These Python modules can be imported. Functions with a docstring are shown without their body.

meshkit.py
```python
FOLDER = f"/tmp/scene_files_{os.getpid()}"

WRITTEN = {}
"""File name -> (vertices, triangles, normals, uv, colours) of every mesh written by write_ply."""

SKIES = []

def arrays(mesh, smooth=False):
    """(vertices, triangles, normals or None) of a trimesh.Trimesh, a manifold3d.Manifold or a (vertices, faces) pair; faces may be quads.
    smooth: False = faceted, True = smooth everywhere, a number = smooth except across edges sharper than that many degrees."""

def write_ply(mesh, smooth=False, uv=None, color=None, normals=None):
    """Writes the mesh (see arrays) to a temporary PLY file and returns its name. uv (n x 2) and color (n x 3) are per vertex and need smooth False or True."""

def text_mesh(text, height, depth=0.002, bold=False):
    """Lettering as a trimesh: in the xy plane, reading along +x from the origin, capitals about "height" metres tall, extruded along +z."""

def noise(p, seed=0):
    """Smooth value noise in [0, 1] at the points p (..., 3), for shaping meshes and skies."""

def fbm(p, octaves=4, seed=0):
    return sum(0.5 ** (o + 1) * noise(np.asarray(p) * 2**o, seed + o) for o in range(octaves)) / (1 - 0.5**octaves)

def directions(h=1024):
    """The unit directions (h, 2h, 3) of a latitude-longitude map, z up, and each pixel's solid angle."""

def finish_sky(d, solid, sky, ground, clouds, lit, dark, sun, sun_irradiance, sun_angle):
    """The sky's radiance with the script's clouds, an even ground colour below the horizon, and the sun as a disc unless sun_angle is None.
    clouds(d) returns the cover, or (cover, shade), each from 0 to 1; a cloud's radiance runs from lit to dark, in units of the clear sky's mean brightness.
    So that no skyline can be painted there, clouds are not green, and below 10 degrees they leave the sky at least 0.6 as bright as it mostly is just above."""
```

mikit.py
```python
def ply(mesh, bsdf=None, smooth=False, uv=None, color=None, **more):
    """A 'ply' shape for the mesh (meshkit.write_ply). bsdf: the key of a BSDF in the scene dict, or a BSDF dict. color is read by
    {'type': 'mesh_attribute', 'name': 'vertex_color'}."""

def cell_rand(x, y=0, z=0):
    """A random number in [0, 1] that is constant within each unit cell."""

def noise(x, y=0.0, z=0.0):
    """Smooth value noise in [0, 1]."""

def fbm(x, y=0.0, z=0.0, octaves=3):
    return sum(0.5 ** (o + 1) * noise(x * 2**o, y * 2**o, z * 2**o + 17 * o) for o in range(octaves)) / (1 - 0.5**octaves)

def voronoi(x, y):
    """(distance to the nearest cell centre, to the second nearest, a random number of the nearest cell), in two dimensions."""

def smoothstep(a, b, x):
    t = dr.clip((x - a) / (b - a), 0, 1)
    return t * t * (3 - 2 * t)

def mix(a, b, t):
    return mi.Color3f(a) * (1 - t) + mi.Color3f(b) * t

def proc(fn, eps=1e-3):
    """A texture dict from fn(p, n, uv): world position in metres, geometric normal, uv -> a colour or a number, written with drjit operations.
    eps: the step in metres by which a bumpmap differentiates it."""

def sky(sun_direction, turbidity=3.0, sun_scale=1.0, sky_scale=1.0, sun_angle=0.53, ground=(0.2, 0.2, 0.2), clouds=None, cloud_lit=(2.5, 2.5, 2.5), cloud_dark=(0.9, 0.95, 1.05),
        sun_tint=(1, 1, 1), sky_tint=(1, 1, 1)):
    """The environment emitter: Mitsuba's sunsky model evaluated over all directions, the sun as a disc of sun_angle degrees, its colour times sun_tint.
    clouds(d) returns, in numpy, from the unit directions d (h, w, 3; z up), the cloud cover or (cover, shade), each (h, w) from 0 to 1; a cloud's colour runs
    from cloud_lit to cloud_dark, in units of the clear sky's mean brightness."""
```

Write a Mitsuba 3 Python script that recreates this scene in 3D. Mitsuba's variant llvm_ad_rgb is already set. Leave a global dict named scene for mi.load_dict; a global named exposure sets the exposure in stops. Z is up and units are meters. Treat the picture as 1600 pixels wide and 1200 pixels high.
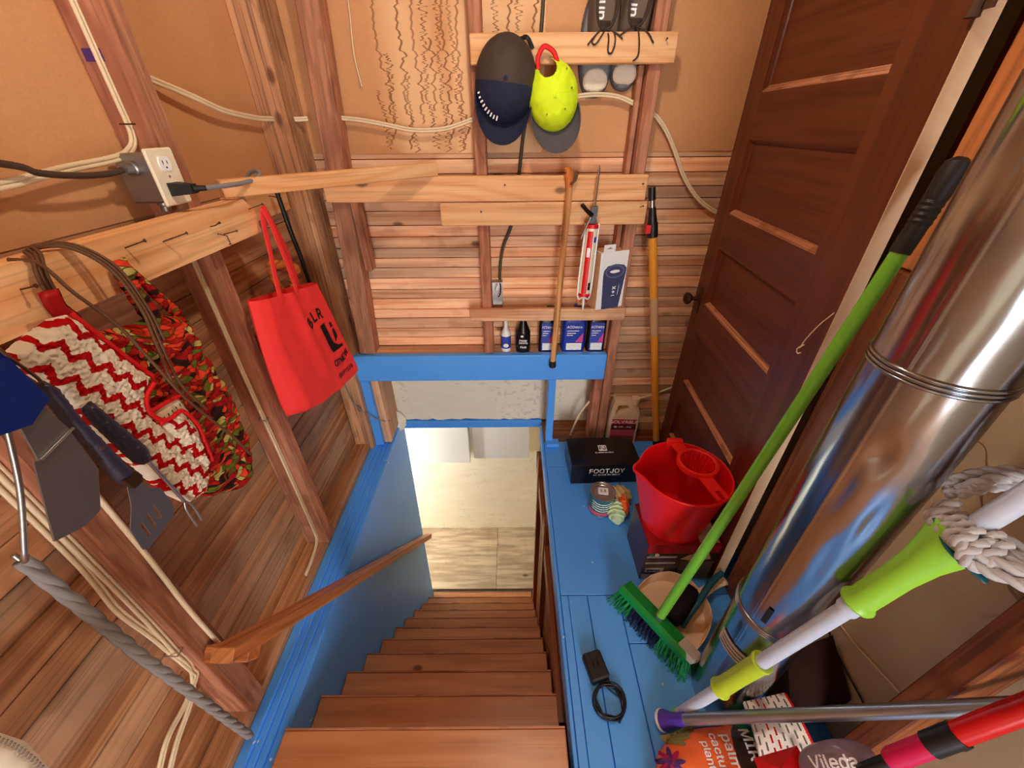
import math
import numpy as np
import trimesh
import mitsuba as mi
import drjit as dr
import mikit
from meshkit import text_mesh, fbm as nfbm, noise as nnoise
import manifold3d
from manifold3d import Manifold
import shapely.geometry as sg
from scipy.spatial import Delaunay

T = mi.ScalarTransform4f
PI = math.pi
scene, labels = {}, {}

# ------------------------------------------------------------------ camera, light, exposure
EYE = np.array([0.0, 0.0, 1.455])          # standing at the head of the basement stairs
_th, _r = math.radians(33.15), 0.0084       # pitch down, slight roll
_F = np.array([0, math.cos(_th), -math.sin(_th)])
_U = np.array([0, math.sin(_th), math.cos(_th)]) * math.cos(_r) + np.array([1, 0, 0]) * math.sin(_r)
scene['camera'] = {'type': 'perspective', 'fov': math.degrees(2 * math.atan(800 / 620)), 'fov_axis': 'x', 'near_clip': 0.01,
                   'to_world': T().look_at(origin=EYE.tolist(), target=(EYE + _F).tolist(), up=_U.tolist())}
exposure = 1.12
BULB_WATTS = (218.0, 190.0, 156.0)             # the warm bulb on the ceiling
WINDOW_LIGHT = (7.2, 7.5, 7.9)              # tall frosted glass door at the end of the hall behind the stairs
BASEMENT_LIGHT = (850.0, 880.0, 870.0)         # cool bulb on the basement ceiling

# ------------------------------------------------------------------ helpers
def lin(c):
    if isinstance(c, str):
        c = [int(c[i:i + 2], 16) / 255 for i in (0, 2, 4)]
    return [x / 12.92 if x <= 0.04045 else ((x + 0.055) / 1.055) ** 2.4 for x in c]

def rgb(c):
    return {'type': 'rgb', 'value': lin(c)}

def mat(name, c, rough=0.55, spec=0.4, **more):
    base = c if isinstance(c, dict) else rgb(c)
    scene[name] = {'type': 'twosided', 'bsdf': {'type': 'principled', 'base_color': base, 'roughness': rough, 'specular': spec, **more}}
    return name

def numbered(key):
    if key not in scene and key not in labels and not any(k.startswith(key + '__') for k in scene):
        return key
    n = 1
    while f'{key}_{n:03d}' in scene or f'{key}_{n:03d}' in labels:
        n += 1
    return f'{key}_{n:03d}'

def thing(name, label, cat, group=None, kind=None):
    key = numbered(name)
    labels[key] = {'label': label, 'category': cat}
    if group: labels[key]['group'] = group
    if kind: labels[key]['kind'] = kind
    return key

_count = {}
def add(parent, name, mesh, m, smooth=False, uv=None, color=None, label=None, kind=None, **more):
    key = f'{parent}__{name}' if parent else name
    if key in scene:
        n = _count.get(key, 0) + 1
        _count[key] = n
        key = f'{key}_{n:03d}'
    scene[key] = mikit.ply(mesh, m, smooth=smooth, uv=uv, color=color, **more)
    if label or kind:
        labels[key] = {}
        if label: labels[key]['label'] = label
        if kind: labels[key]['kind'] = kind
    return key

def solo(name, label, cat, mesh, m, smooth=False, uv=None, color=None, group=None, kind=None, **more):
    """a thing that is one mesh"""
    key = numbered(name)
    scene[key] = mikit.ply(mesh, m, smooth=smooth, uv=uv, color=color, **more)
    labels[key] = {'label': label, 'category': cat}
    if group: labels[key]['group'] = group
    if kind: labels[key]['kind'] = kind
    return key

def box(x0, x1, y0, y1, z0, z1, ch=0.0):
    if ch <= 0:
        b = trimesh.creation.box(extents=(x1 - x0, y1 - y0, z1 - z0))
        b.apply_translation(((x0 + x1) / 2, (y0 + y1) / 2, (z0 + z1) / 2))
        return b
    p = []
    for x in (x0, x1):
        for y in (y0, y1):
            for z in (z0, z1):
                sx, sy, sz = (ch if x == x0 else -ch), (ch if y == y0 else -ch), (ch if z == z0 else -ch)
                p += [(x, y + sy, z + sz), (x + sx, y, z + sz), (x + sx, y + sy, z)]
    return trimesh.convex.convex_hull(np.array(p))

def hull(pts):
    return trimesh.convex.convex_hull(np.array(pts, float))

def frame(o, ex, ey):
    ex = np.array(ex, float); ex /= np.linalg.norm(ex)
    ey = np.array(ey, float); ey -= ex * (ey @ ex); ey /= np.linalg.norm(ey)
    M = np.eye(4); M[:3, 0], M[:3, 1], M[:3, 2], M[:3, 3] = ex, ey, np.cross(ex, ey), o
    return M

def put(m, M):
    m = m.copy(); m.apply_transform(M); return m

def join(ms):
    return trimesh.util.concatenate([trimesh.Trimesh(m.vertices, m.faces, process=False) for m in ms])

def spline(pts, n=6):
    p = np.array(pts, float)
    if len(p) < 3: return p
    q = np.vstack([2 * p[0] - p[1], p, 2 * p[-1] - p[-2]])
    out = []
    for i in range(1, len(q) - 2):
        for t in np.arange(n) / n:
            a, b, c, d = q[i - 1:i + 3]
            out.append(0.5 * (2 * b + (c - a) * t + (2 * a - 5 * b + 4 * c - d) * t * t + (3 * b - a - 3 * c + d) * t ** 3))
    return np.array(out + [p[-1]])

def tube(pts, r, sides=8, smooth=True, n=6, flat=1.0, up=None):
    p = spline(pts, n) if smooth else np.array(pts, float)
    rr = np.broadcast_to(np.asarray(r, float), (len(p),)) if np.ndim(r) == 0 else np.interp(np.linspace(0, 1, len(p)), np.linspace(0, 1, len(r)), r)
    t = np.gradient(p, axis=0); t /= np.linalg.norm(t, axis=1, keepdims=True) + 1e-12
    a = np.cross(t[0], up if up is not None else ([0, 0, 1] if abs(t[0][2]) < 0.9 else [1, 0, 0])); a /= np.linalg.norm(a)
    v = []
    ang = np.arange(sides) * 2 * PI / sides
    for i in range(len(p)):
        a = a - t[i] * (a @ t[i]); a /= np.linalg.norm(a)
        b = np.cross(t[i], a)
        v.append(p[i] + rr[i] * (np.cos(ang)[:, None] * a + flat * np.sin(ang)[:, None] * b))
    v = np.array(v).reshape(-1, 3); f = []
    for i in range(len(p) - 1):
        for j in range(sides):
            k = (j + 1) % sides
            f += [(i * sides + j, i * sides + k, (i + 1) * sides + k), (i * sides + j, (i + 1) * sides + k, (i + 1) * sides + j)]
    e = len(v); v = np.vstack([v, p[0], p[-1]])
    for j in range(sides):
        k = (j + 1) % sides
        f += [(e, k, j), (e + 1, (len(p) - 1) * sides + j, (len(p) - 1) * sides + k)]
    m = trimesh.Trimesh(v, f, process=False)
    return m

def lathe(prof, n=32, M=None):
    prof = np.array(prof, float); k = len(prof)
    ang = np.arange(n) * 2 * PI / n
    v = np.stack([prof[:, 0][:, None] * np.cos(ang), prof[:, 0][:, None] * np.sin(ang), np.repeat(prof[:, 1][:, None], n, 1)], -1).reshape(-1, 3)
    f = []
    for i in range(k - 1):
        for j in range(n):
            q = (j + 1) % n
            if prof[i, 0] > 1e-6: f.append((i * n + j, i * n + q, (i + 1) * n + q))
            if prof[i + 1, 0] > 1e-6: f.append((i * n + j, (i + 1) * n + q, (i + 1) * n + j))
    m = trimesh.Trimesh(v, f, process=False)
    return put(m, M) if M is not None else m

def rod(a, b, r, n=16, r2=None):
    """straight round bar between two points"""
    a, b = np.array(a, float), np.array(b, float)
    d = b - a; L = np.linalg.norm(d)
    ex = np.cross(d, [0, 0, 1] if abs(d[2]) < 0.9 * L else [1, 0, 0])
    M = frame(a, ex, np.cross(d, ex))
    if M[:3, 2] @ d < 0: M = frame(a, ex, -np.cross(d, ex))
    r2 = r if r2 is None else r2
    return lathe([(0, 0), (r, 0), (r2, L), (0, L)], n, M)

def along(a, b, prof, n=24):
    """lathe profile (r, t in metres) along the axis a -> b"""
    a, b = np.array(a, float), np.array(b, float)
    d = b - a; L = np.linalg.norm(d)
    ex = np.cross(d, [0, 0, 1] if abs(d[2]) < 0.9 * L else [1, 0, 0])
    ey = np.cross(d, ex)
    return lathe(prof, n, frame(a, ex, ey))

def poly_prism(pts, h, M=None):
    m = trimesh.creation.extrude_polygon(sg.Polygon(pts).buffer(0), h, engine='earcut')
    return put(m, M) if M is not None else m

def puffy(poly, thick, res, R=0.03, flat_back=False, disp=None, holes=None):
    """pillow over a 2D outline: (vertices, faces, uv) with z up to +-thick"""
    P = sg.Polygon(poly, holes)
    bd = []
    for ring in [P.exterior, *P.interiors]:
        L = ring.length; n = max(8, int(L / res))
        bd += [ring.interpolate(i * L / n).coords[0] for i in range(n)]
    bd = np.array(bd)
    x0, y0, x1, y1 = P.bounds
    g = np.array([(x, y) for j, y in enumerate(np.arange(y0, y1, res * 0.87)) for x in np.arange(x0 + (j % 2) * res / 2, x1, res)])
    import shapely
    inside = shapely.contains_xy(P, g[:, 0], g[:, 1])
    dist = shapely.distance(P.boundary, shapely.points(g))
    keep = inside & (dist > res * 0.55)
    pts = np.vstack([bd, g[keep]]); dd = np.concatenate([np.zeros(len(bd)), dist[keep]])
    tri = Delaunay(pts).simplices
    cen = pts[tri].mean(1)
    tri = tri[shapely.contains_xy(P, cen[:, 0], cen[:, 1])]
    a, b, c = pts[tri[:, 0]], pts[tri[:, 1]], pts[tri[:, 2]]
    cr = (b[:, 0] - a[:, 0]) * (c[:, 1] - a[:, 1]) - (b[:, 1] - a[:, 1]) * (c[:, 0] - a[:, 0])
    tri[cr < 0] = tri[cr < 0][:, ::-1]
    t = np.minimum(dd / R, 1.0); zz = thick * np.sqrt(np.maximum(0, 1 - (1 - t) ** 2))
    if disp is not None: zz = zz + disp(pts) * np.minimum(1, dd / (res * 2))
    n, nb = len(pts), len(bd)
    top = np.column_stack([pts, zz]); bot = np.column_stack([pts, -zz * (0.15 if flat_back else 1.0)])
    v = np.vstack([top, bot]); f = np.vstack([tri, tri[:, ::-1] + n])
    remap = np.arange(2 * n); remap[n:n + nb] = np.arange(nb)
    f = remap[f]
    return v, f, np.vstack([pts, pts])

_rng = np.random.default_rng(7)
def plank(parent, name, M, L, W, Th, m, ch=0.0, seed=None, hide=None, **kw):
    """board: length L along local x, W along local y, Th along local z; grain follows x"""
    b = box(0, L, 0, W, 0, Th, ch) if not isinstance(L, trimesh.Trimesh) else L
    return wooden(parent, name, b, M, m, **kw)

def wooden(parent, name, local, M, m, axis=0, **kw):
    """any local mesh whose grain runs along the given local axis"""
    v = local.vertices[local.faces].reshape(-1, 3)
    f = np.arange(len(v)).reshape(-1, 3)
    o = [k for k in range(3) if k != axis]
    uv = np.column_stack([v[:, axis] + 10 * _rng.integers(1, 40) + _rng.random() * 4, v[:, o[0]] + v[:, o[1]] + 7.3 * _rng.random()])
    w = v @ M[:3, :3].T + M[:3, 3]
    mesh = trimesh.Trimesh(w, f, process=False)
    if kw.pop('top', False):
        return solo(name, kw.pop('label'), kw.pop('cat'), mesh, m, uv=uv, **kw)
    return add(parent, name, mesh, m, uv=uv, **kw)

I4 = np.eye(4)
def wbox(parent, name, x0, x1, y0, y1, z0, z1, m, axis, ch=0.0, **kw):
    o = np.array([x0, y0, z0])
    b = box(0, x1 - x0, 0, y1 - y0, 0, z1 - z0, ch)
    M = np.eye(4); M[:3, 3] = o
    return wooden(parent, name, b, M, m, axis=axis, **kw)

def beam(a, b, w, h, up):
    """box from a to b (axis x), width w along 'up' direction, thickness h; returns local mesh, matrix"""
    a, b = np.array(a, float), np.array(b, float)
    L = np.linalg.norm(b - a)
    return box(0, L, -w / 2, w / 2, -h / 2, h / 2, min(w, h) * 0.06), frame(a, b - a, up)

def lettering(parent, s, h, M, m, depth=0.0006, bold=True, name='lettering', center=False, sx=1.0):
    t = text_mesh(s, h, depth, bold)
    t.vertices[:, 0] *= sx
    if center: t.apply_translation((-(t.bounds[0, 0] + t.bounds[1, 0]) / 2, -(t.bounds[0, 1] + t.bounds[1, 1]) / 2, 0))
    return add(parent, name, put(t, M), m)

# ------------------------------------------------------------------ materials
def make_wood(c1, c2, tone=0.25, grey=0.0, gcol=(0.45, 0.40, 0.36), fu=2.5, fv=70.0, rings=0.0, knots=0.0, wear=0.0, streak=0.4):
    a, b, gc = [mi.Color3f(*lin(x)) for x in (c1, c2, gcol)]
    def fn(p, n, uv):
        u, v = uv.x, uv.y
        k = dr.floor(u / 10)
        r1, r2 = mikit.cell_rand(k, 3), mikit.cell_rand(k, 11)
        g = mikit.fbm(u * fu, v * fv, k, 3)
        t = mikit.smoothstep(0.25, 0.75, g)
        if rings:
            w = v * 26 + 2.6 * mikit.noise(u * 2.2, v * 9, k)
            line = dr.abs(2 * (w - dr.floor(w)) - 1)
            t = dr.clip(t * (1 - rings) + rings * mikit.smoothstep(0.35, 0.95, line), 0, 1)
        col = mikit.mix(a, b, t)
        if knots:
            d1, d2, id_ = mikit.voronoi(u * 5.0, v * 9.0 + k)
            kn = (1 - mikit.smoothstep(0.05, 0.16, d1)) * dr.select(id_ > 1 - knots, 1.0, 0.0)
            col = mikit.mix(col, mi.Color3f(*lin((0.30, 0.15, 0.07))), kn * 0.75)
        if grey:
            blot = mikit.smoothstep(0.45, 0.8, mikit.noise(u * 1.7, v * 14, k) * 0.6 + r2 * 0.5)
            col = mikit.mix(col, gc, blot * grey)
        if wear:
            s = mikit.smoothstep(0.62, 0.8, mikit.fbm(u * 14, v * 26, k + 5, 2))
            col = mikit.mix(col, b * 0.55, s * wear)
        st_ = mikit.smoothstep(0.58, 0.85, mikit.noise(u * 5, v * 260, k + 9))
        return col * (1 - tone + 2 * tone * r1) * (1 - streak * st_)
    return mikit.proc(fn)

mat('lath_wood', make_wood((0.98, 0.79, 0.62), (0.87, 0.61, 0.44), tone=0.24, grey=0.7, gcol=(0.66, 0.54, 0.45), fv=60, wear=0.25, knots=0.15, streak=0.14), 0.75, 0.2)
mat('plank_wood', make_wood((0.78, 0.57, 0.40), (0.62, 0.41, 0.26), tone=0.2, grey=0.6, gcol=(0.68, 0.57, 0.47), fv=45, wear=0.3, streak=0.25), 0.55, 0.35)
mat('stud_wood', make_wood((0.74, 0.50, 0.38), (0.61, 0.38, 0.28), tone=0.12, grey=0.25, gcol=(0.62, 0.50, 0.41), fu=9, fv=80, wear=0.3, streak=0.2), 0.8, 0.2)
mat('post_wood', make_wood((0.80, 0.60, 0.44), (0.66, 0.46, 0.32), tone=0.05, grey=0.3, gcol=(0.52, 0.43, 0.36), fv=30, wear=0.4, knots=0.12), 0.7, 0.2)
mat('pine_wood', make_wood((0.91, 0.72, 0.52), (0.83, 0.58, 0.36), tone=0.08, fv=35, rings=0.4, knots=0.06, streak=0.15), 0.6, 0.3)
mat('tread_wood', make_wood((0.78, 0.54, 0.36), (0.71, 0.46, 0.29), tone=0.05, fv=30, wear=0.12, knots=0.05, streak=0.1), 0.33, 0.5)
mat('oak_wood', make_wood((0.77, 0.48, 0.27), (0.61, 0.34, 0.17), tone=0.1, fv=40, rings=0.4, streak=0.2), 0.45, 0.4)
mat('brown_wood', make_wood((0.56, 0.31, 0.16), (0.43, 0.22, 0.10), tone=0.12, fv=50), 0.4, 0.4)
mat('door_wood', make_wood((0.38, 0.165, 0.065), (0.32, 0.125, 0.045), tone=0.03, fv=45, wear=0.12, streak=0.12), 0.38, 0.45)
mat('worn_lit_edge_wood', make_wood((0.80, 0.56, 0.42), (0.60, 0.38, 0.26), tone=0.05, fv=60, wear=0.6), 0.6, 0.3)  # worn stair nosings; on the door sills it also carries painted lamp light
mat('plywood', make_wood((0.76, 0.69, 0.60), (0.62, 0.54, 0.45), tone=0.06, grey=0.3, gcol=(0.60, 0.54, 0.47), fu=5, fv=40, wear=0.22, knots=0.1, streak=0.1), 0.8, 0.2)

def _blue(p, n, uv):
    g = mikit.fbm(p.x * 3, p.y * 3, p.z * 3, 2)
    base = mikit.mix(mi.Color3f(*lin((0.29, 0.60, 0.96))), mi.Color3f(*lin((0.35, 0.66, 0.98))), g)
    d1, d2, r = mikit.voronoi(p.x * 22 + p.z * 9, p.y * 22 + p.z * 13)
    chip = 0.8 * dr.select(r > 0.975, 1 - mikit.smoothstep(0.05, 0.1, d1), 0.0)
    return mikit.mix(base, mi.Color3f(0.75, 0.78, 0.8), chip)
mat('blue_paint', mikit.proc(_blue), 0.42, 0.4)

_lines = [(-0.455, 1.38, 1.56, .03), (-0.43, 1.40, 1.95, .05), (-0.415, 1.47, 1.66, .02), (-0.365, 1.38, 1.95, .03), (-0.35, 1.37, 1.60, .02), (-0.31, 1.46, 1.9, .03),
          (-0.285, 1.38, 1.95, .03), (-0.262, 1.50, 1.70, .015), (-0.235, 1.37, 1.95, .025), (-0.215, 1.40, 1.95, .02), (-0.185, 1.37, 1.92, .03), (-0.165, 1.38, 1.95, .03),
          (-0.045, 1.60, 1.95, .02), (0.0, 1.55, 1.95, .03), (0.03, 1.58, 1.95, .015), (0.085, 1.6, 1.95, .02), (-0.02, 1.40, 1.48, .02), (0.02, 1.40, 1.47, .02)]
def _panel(p, n, uv):
    g = mikit.fbm(p.x * 5 + p.y * 5, p.z * 5, 0, 2)
    s = mi.Color3f(mikit.mix(mi.Color3f(*lin((0.75, 0.54, 0.36))), mi.Color3f(*lin((0.81, 0.60, 0.42))), g))
    fine = mikit.noise(p.x * 240 + p.y * 240, p.z * 240)
    s = s * (0.96 + 0.08 * fine)
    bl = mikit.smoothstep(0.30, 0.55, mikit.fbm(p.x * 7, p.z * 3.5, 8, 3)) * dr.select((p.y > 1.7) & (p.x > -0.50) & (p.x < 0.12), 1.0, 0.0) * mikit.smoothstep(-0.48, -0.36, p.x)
    s = mikit.mix(s, mi.Color3f(*lin((0.93, 0.78, 0.60))), 0.55 * bl)      # paler noise-broken blotches over the middle bays
    m = mi.Float(0)
    j1, j2 = mikit.noise(p.z * 130, 2), mikit.noise(p.z * 300, 5)
    for i, (x, z0, z1, a) in enumerate(_lines):
        w = mikit.noise(p.z * 9, i * 3.7)
        j = j1 if i % 2 else j2
        d = dr.abs(p.x - x - a * (w - 0.5) - 0.030 * (j - 0.5) * (0.3 + w))
        m = dr.maximum(m, (1 - mikit.smoothstep(0.0018, 0.0050, d)) * dr.select((p.z > z0) & (p.z < z1) & (p.y > 1.7), 1.0, 0.0) * (0.45 + 0.5 * w))
    return mikit.mix(s, mi.Color3f(*lin((0.46, 0.25, 0.09))), m)
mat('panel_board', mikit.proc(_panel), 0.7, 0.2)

def _plaster(p, n, uv):
    g = mikit.fbm(p.x * 9, p.z * 45, p.y * 9, 3)
    sp = mikit.smoothstep(0.72, 0.8, mikit.noise(p.x * 55, p.z * 70, p.y * 50)) * mikit.smoothstep(0.45, 0.6, mikit.noise(p.x * 6, p.z * 6))
    c = mikit.mix(mi.Color3f(*lin((0.93, 0.90, 0.80))), mi.Color3f(*lin((0.97, 0.95, 0.88))), g)
    return mikit.mix(c, mi.Color3f(*lin((0.55, 0.48, 0.36))), sp * 0.22)
mat('cream_plaster', mikit.proc(_plaster), 0.7, 0.25)

def _greige(p, n, uv):
    c = mi.Color3f(*lin((0.74, 0.67, 0.55))) * (0.94 + 0.12 * mikit.fbm(p.y * 9, p.z * 9, 0, 3))
    w = mikit.fbm(p.y * 7, p.z * 7, 3, 3)
    ring = (1 - mikit.smoothstep(0.004, 0.014, dr.abs(w - 0.55))) * mikit.smoothstep(0.62, 0.8, p.z) * (1 - mikit.smoothstep(0.95, 1.0, p.z)) * mikit.smoothstep(0.15, 0.25, p.y)
    return mikit.mix(c, mi.Color3f(*lin((0.36, 0.24, 0.14))), ring * 0.8)
mat('greige_board', mikit.proc(_greige), 0.7, 0.2)

def _pepper(p, n, uv):
    x, y = uv.x * 48 + 2.2 * mikit.noise(uv.x * 22, uv.y * 30), uv.y * 130 + 4.5 * mikit.noise(uv.x * 30, uv.y * 22, 4)
    d1, d2, r = mikit.voronoi(x, y)
    c = dr.select(r < 0.38, mi.Color3f(*lin((0.62, 0.06, 0.05))), mi.Color3f(*lin((0.85, 0.24, 0.13))))
    c = dr.select(r > 0.62, mi.Color3f(*lin((0.36, 0.38, 0.10))), c)
    c = dr.select(r > 0.80, mi.Color3f(*lin((0.70, 0.64, 0.34))), c)
    c = dr.select(r > 0.90, mi.Color3f(*lin((0.16, 0.06, 0.04))), c)
    return mikit.mix(mi.Color3f(*lin((0.20, 0.05, 0.03))), c, mikit.smoothstep(0.02, 0.14, d2 - d1))
mat('pepper_print', mikit.proc(_pepper), 0.7, 0.2)

def _chevron(p, n, uv):
    s, t = uv.x * 0.55 - uv.y * 0.83, uv.x * 0.83 + uv.y * 0.55
    q = s / 0.034
    tri = dr.abs(2 * (q - dr.floor(q)) - 1)
    b = (t + 0.016 * tri + 0.004 * mikit.noise(uv.x * 300, uv.y * 300)) / 0.036
    b = b - dr.floor(b)
    red = mikit.smoothstep(0.64, 0.68, b)
    return mikit.mix(mi.Color3f(*lin((0.84, 0.78, 0.69))), mi.Color3f(*lin((0.64, 0.05, 0.06))), red)
mat('terry_chevron', mikit.proc(_chevron), 0.9, 0.1)

def _dash(p, n, uv):
    col = dr.floor(uv.x / 0.0125)
    v = uv.y / 0.030 + 0.5 * (col - 2 * dr.floor(col / 2))
    fx, fy = uv.x / 0.0125 - col, v - dr.floor(v)
    on = dr.select((dr.abs(fx - 0.5) < 0.15) & (fy < 0.66), 1.0, 0.0)
    redcol = (col >= 2) & (col <= 3)
    ink = dr.select(redcol, mi.Color3f(*lin((0.70, 0.05, 0.07))), mi.Color3f(*lin((0.42, 0.38, 0.34))))
    soil = mikit.smoothstep(0.5, 0.75, mikit.fbm(uv.x * 28, uv.y * 28, 0, 2))
    base = mikit.mix(mi.Color3f(*lin((0.90, 0.84, 0.78))), mi.Color3f(*lin((0.66, 0.60, 0.56))), soil)
    return mikit.mix(base, ink, on)
mat('dash_print', mikit.proc(_dash), 0.85, 0.15)

vc = {'type': 'mesh_attribute', 'name': 'vertex_color'}
mat('printed', vc, 0.45, 0.4)
mat('white_wall', (0.85, 0.80, 0.70), 0.8, 0.2)
mat('tan_ceiling', (0.56, 0.44, 0.32), 0.8, 0.2)
mat('backing_board', (0.62, 0.46, 0.32), 0.9, 0.1)
mat('earth', (0.35, 0.31, 0.27), 0.9, 0.1)
mat('white_plastic', (0.90, 0.86, 0.76), 0.35, 0.5)
mat('bright_white', (0.92, 0.93, 0.92), 0.35, 0.5)
mat('cable_white', (0.86, 0.78, 0.64), 0.45, 0.4)
mat('cable_grey', (0.50, 0.51, 0.52), 0.45, 0.4)
mat('black_plastic', (0.06, 0.06, 0.065), 0.4, 0.5)
mat('black_rubber', (0.09, 0.075, 0.07), 0.55, 0.4)
mat('dark_cable', (0.25, 0.19, 0.15), 0.5, 0.4)
mat('leather_cord', (0.36, 0.23, 0.13), 0.55, 0.35)
mat('steel', (0.72, 0.72, 0.72), 0.3, 0.5, metallic=1.0)
mat('dull_steel', (0.60, 0.59, 0.58), 0.38, 0.5, metallic=0.9)
mat('rust_nail', (0.28, 0.17, 0.11), 0.6, 0.4)
mat('galvanized', (0.66, 0.68, 0.71), 0.17, 0.5, metallic=1.0)
mat('tote_red', (0.95, 0.23, 0.22), 0.7, 0.2)
mat('black_ink', (0.10, 0.05, 0.05), 0.7, 0.2)
mat('white_ink', (0.93, 0.93, 0.93), 0.5, 0.3)
mat('binding_red', (0.80, 0.07, 0.09), 0.6, 0.3)
mat('deep_red', (0.62, 0.04, 0.05), 0.6, 0.3)
mat('lining_cream', (0.90, 0.84, 0.70), 0.85, 0.1)
mat('navy_cloth', (0.13, 0.15, 0.23), 0.8, 0.2)
mat('mesh_cloth', (0.24, 0.19, 0.17), 0.7, 0.3)
mat('neon_cloth', (0.82, 0.93, 0.14), 0.7, 0.2)
mat('charcoal_cloth', (0.33, 0.31, 0.33), 0.85, 0.15)
mat('shoe_cloth', (0.36, 0.30, 0.26), 0.8, 0.2)
mat('insole_grey', (0.42, 0.36, 0.31), 0.85, 0.15)
mat('lace', (0.27, 0.21, 0.19), 0.8, 0.2)
mat('slipper_grey', (0.53, 0.54, 0.55), 0.9, 0.1)
mat('sherpa', (0.93, 0.87, 0.78), 0.95, 0.05)
mat('handle_navy', (0.17, 0.15, 0.22), 0.45, 0.4)
mat('blue_plastic', (0.03, 0.12, 0.36), 0.4, 0.4)
mat('oil_blue', (0.07, 0.20, 0.62), 0.35, 0.5)
mat('label_blue', (0.20, 0.28, 0.66), 0.5, 0.4)
mat('label_pink', (0.80, 0.25, 0.58), 0.5, 0.4)
mat('box_navy', (0.24, 0.26, 0.40), 0.5, 0.4)
mat('box_navy_light', (0.36, 0.38, 0.52), 0.5, 0.4)
mat('kraft', (0.76, 0.60, 0.44), 0.75, 0.2)
mat('jug_beige', (0.88, 0.80, 0.68), 0.5, 0.4)
mat('label_maroon', (0.36, 0.05, 0.09), 0.5, 0.3)
mat('label_red', (0.70, 0.13, 0.20), 0.5, 0.3)
mat('label_rose', (0.80, 0.36, 0.45), 0.5, 0.3)
mat('orange_pole', (0.88, 0.58, 0.16), 0.45, 0.4)
mat('cartridge_red', (0.82, 0.08, 0.10), 0.4, 0.4)
mat('cane_wood', make_wood((0.86, 0.64, 0.40), (0.66, 0.42, 0.22), tone=0.03, fv=30), 0.5, 0.3)
mat('gloss_black', (0.07, 0.06, 0.06), 0.25, 0.5)
mat('bucket_red', (0.84, 0.06, 0.08), 0.32, 0.5)
mat('bucket_red_light', (0.90, 0.14, 0.12), 0.32, 0.5)
mat('teal_label', (0.20, 0.40, 0.40), 0.45, 0.4)
mat('glove_beige', (0.78, 0.68, 0.46), 0.85, 0.1)
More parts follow.
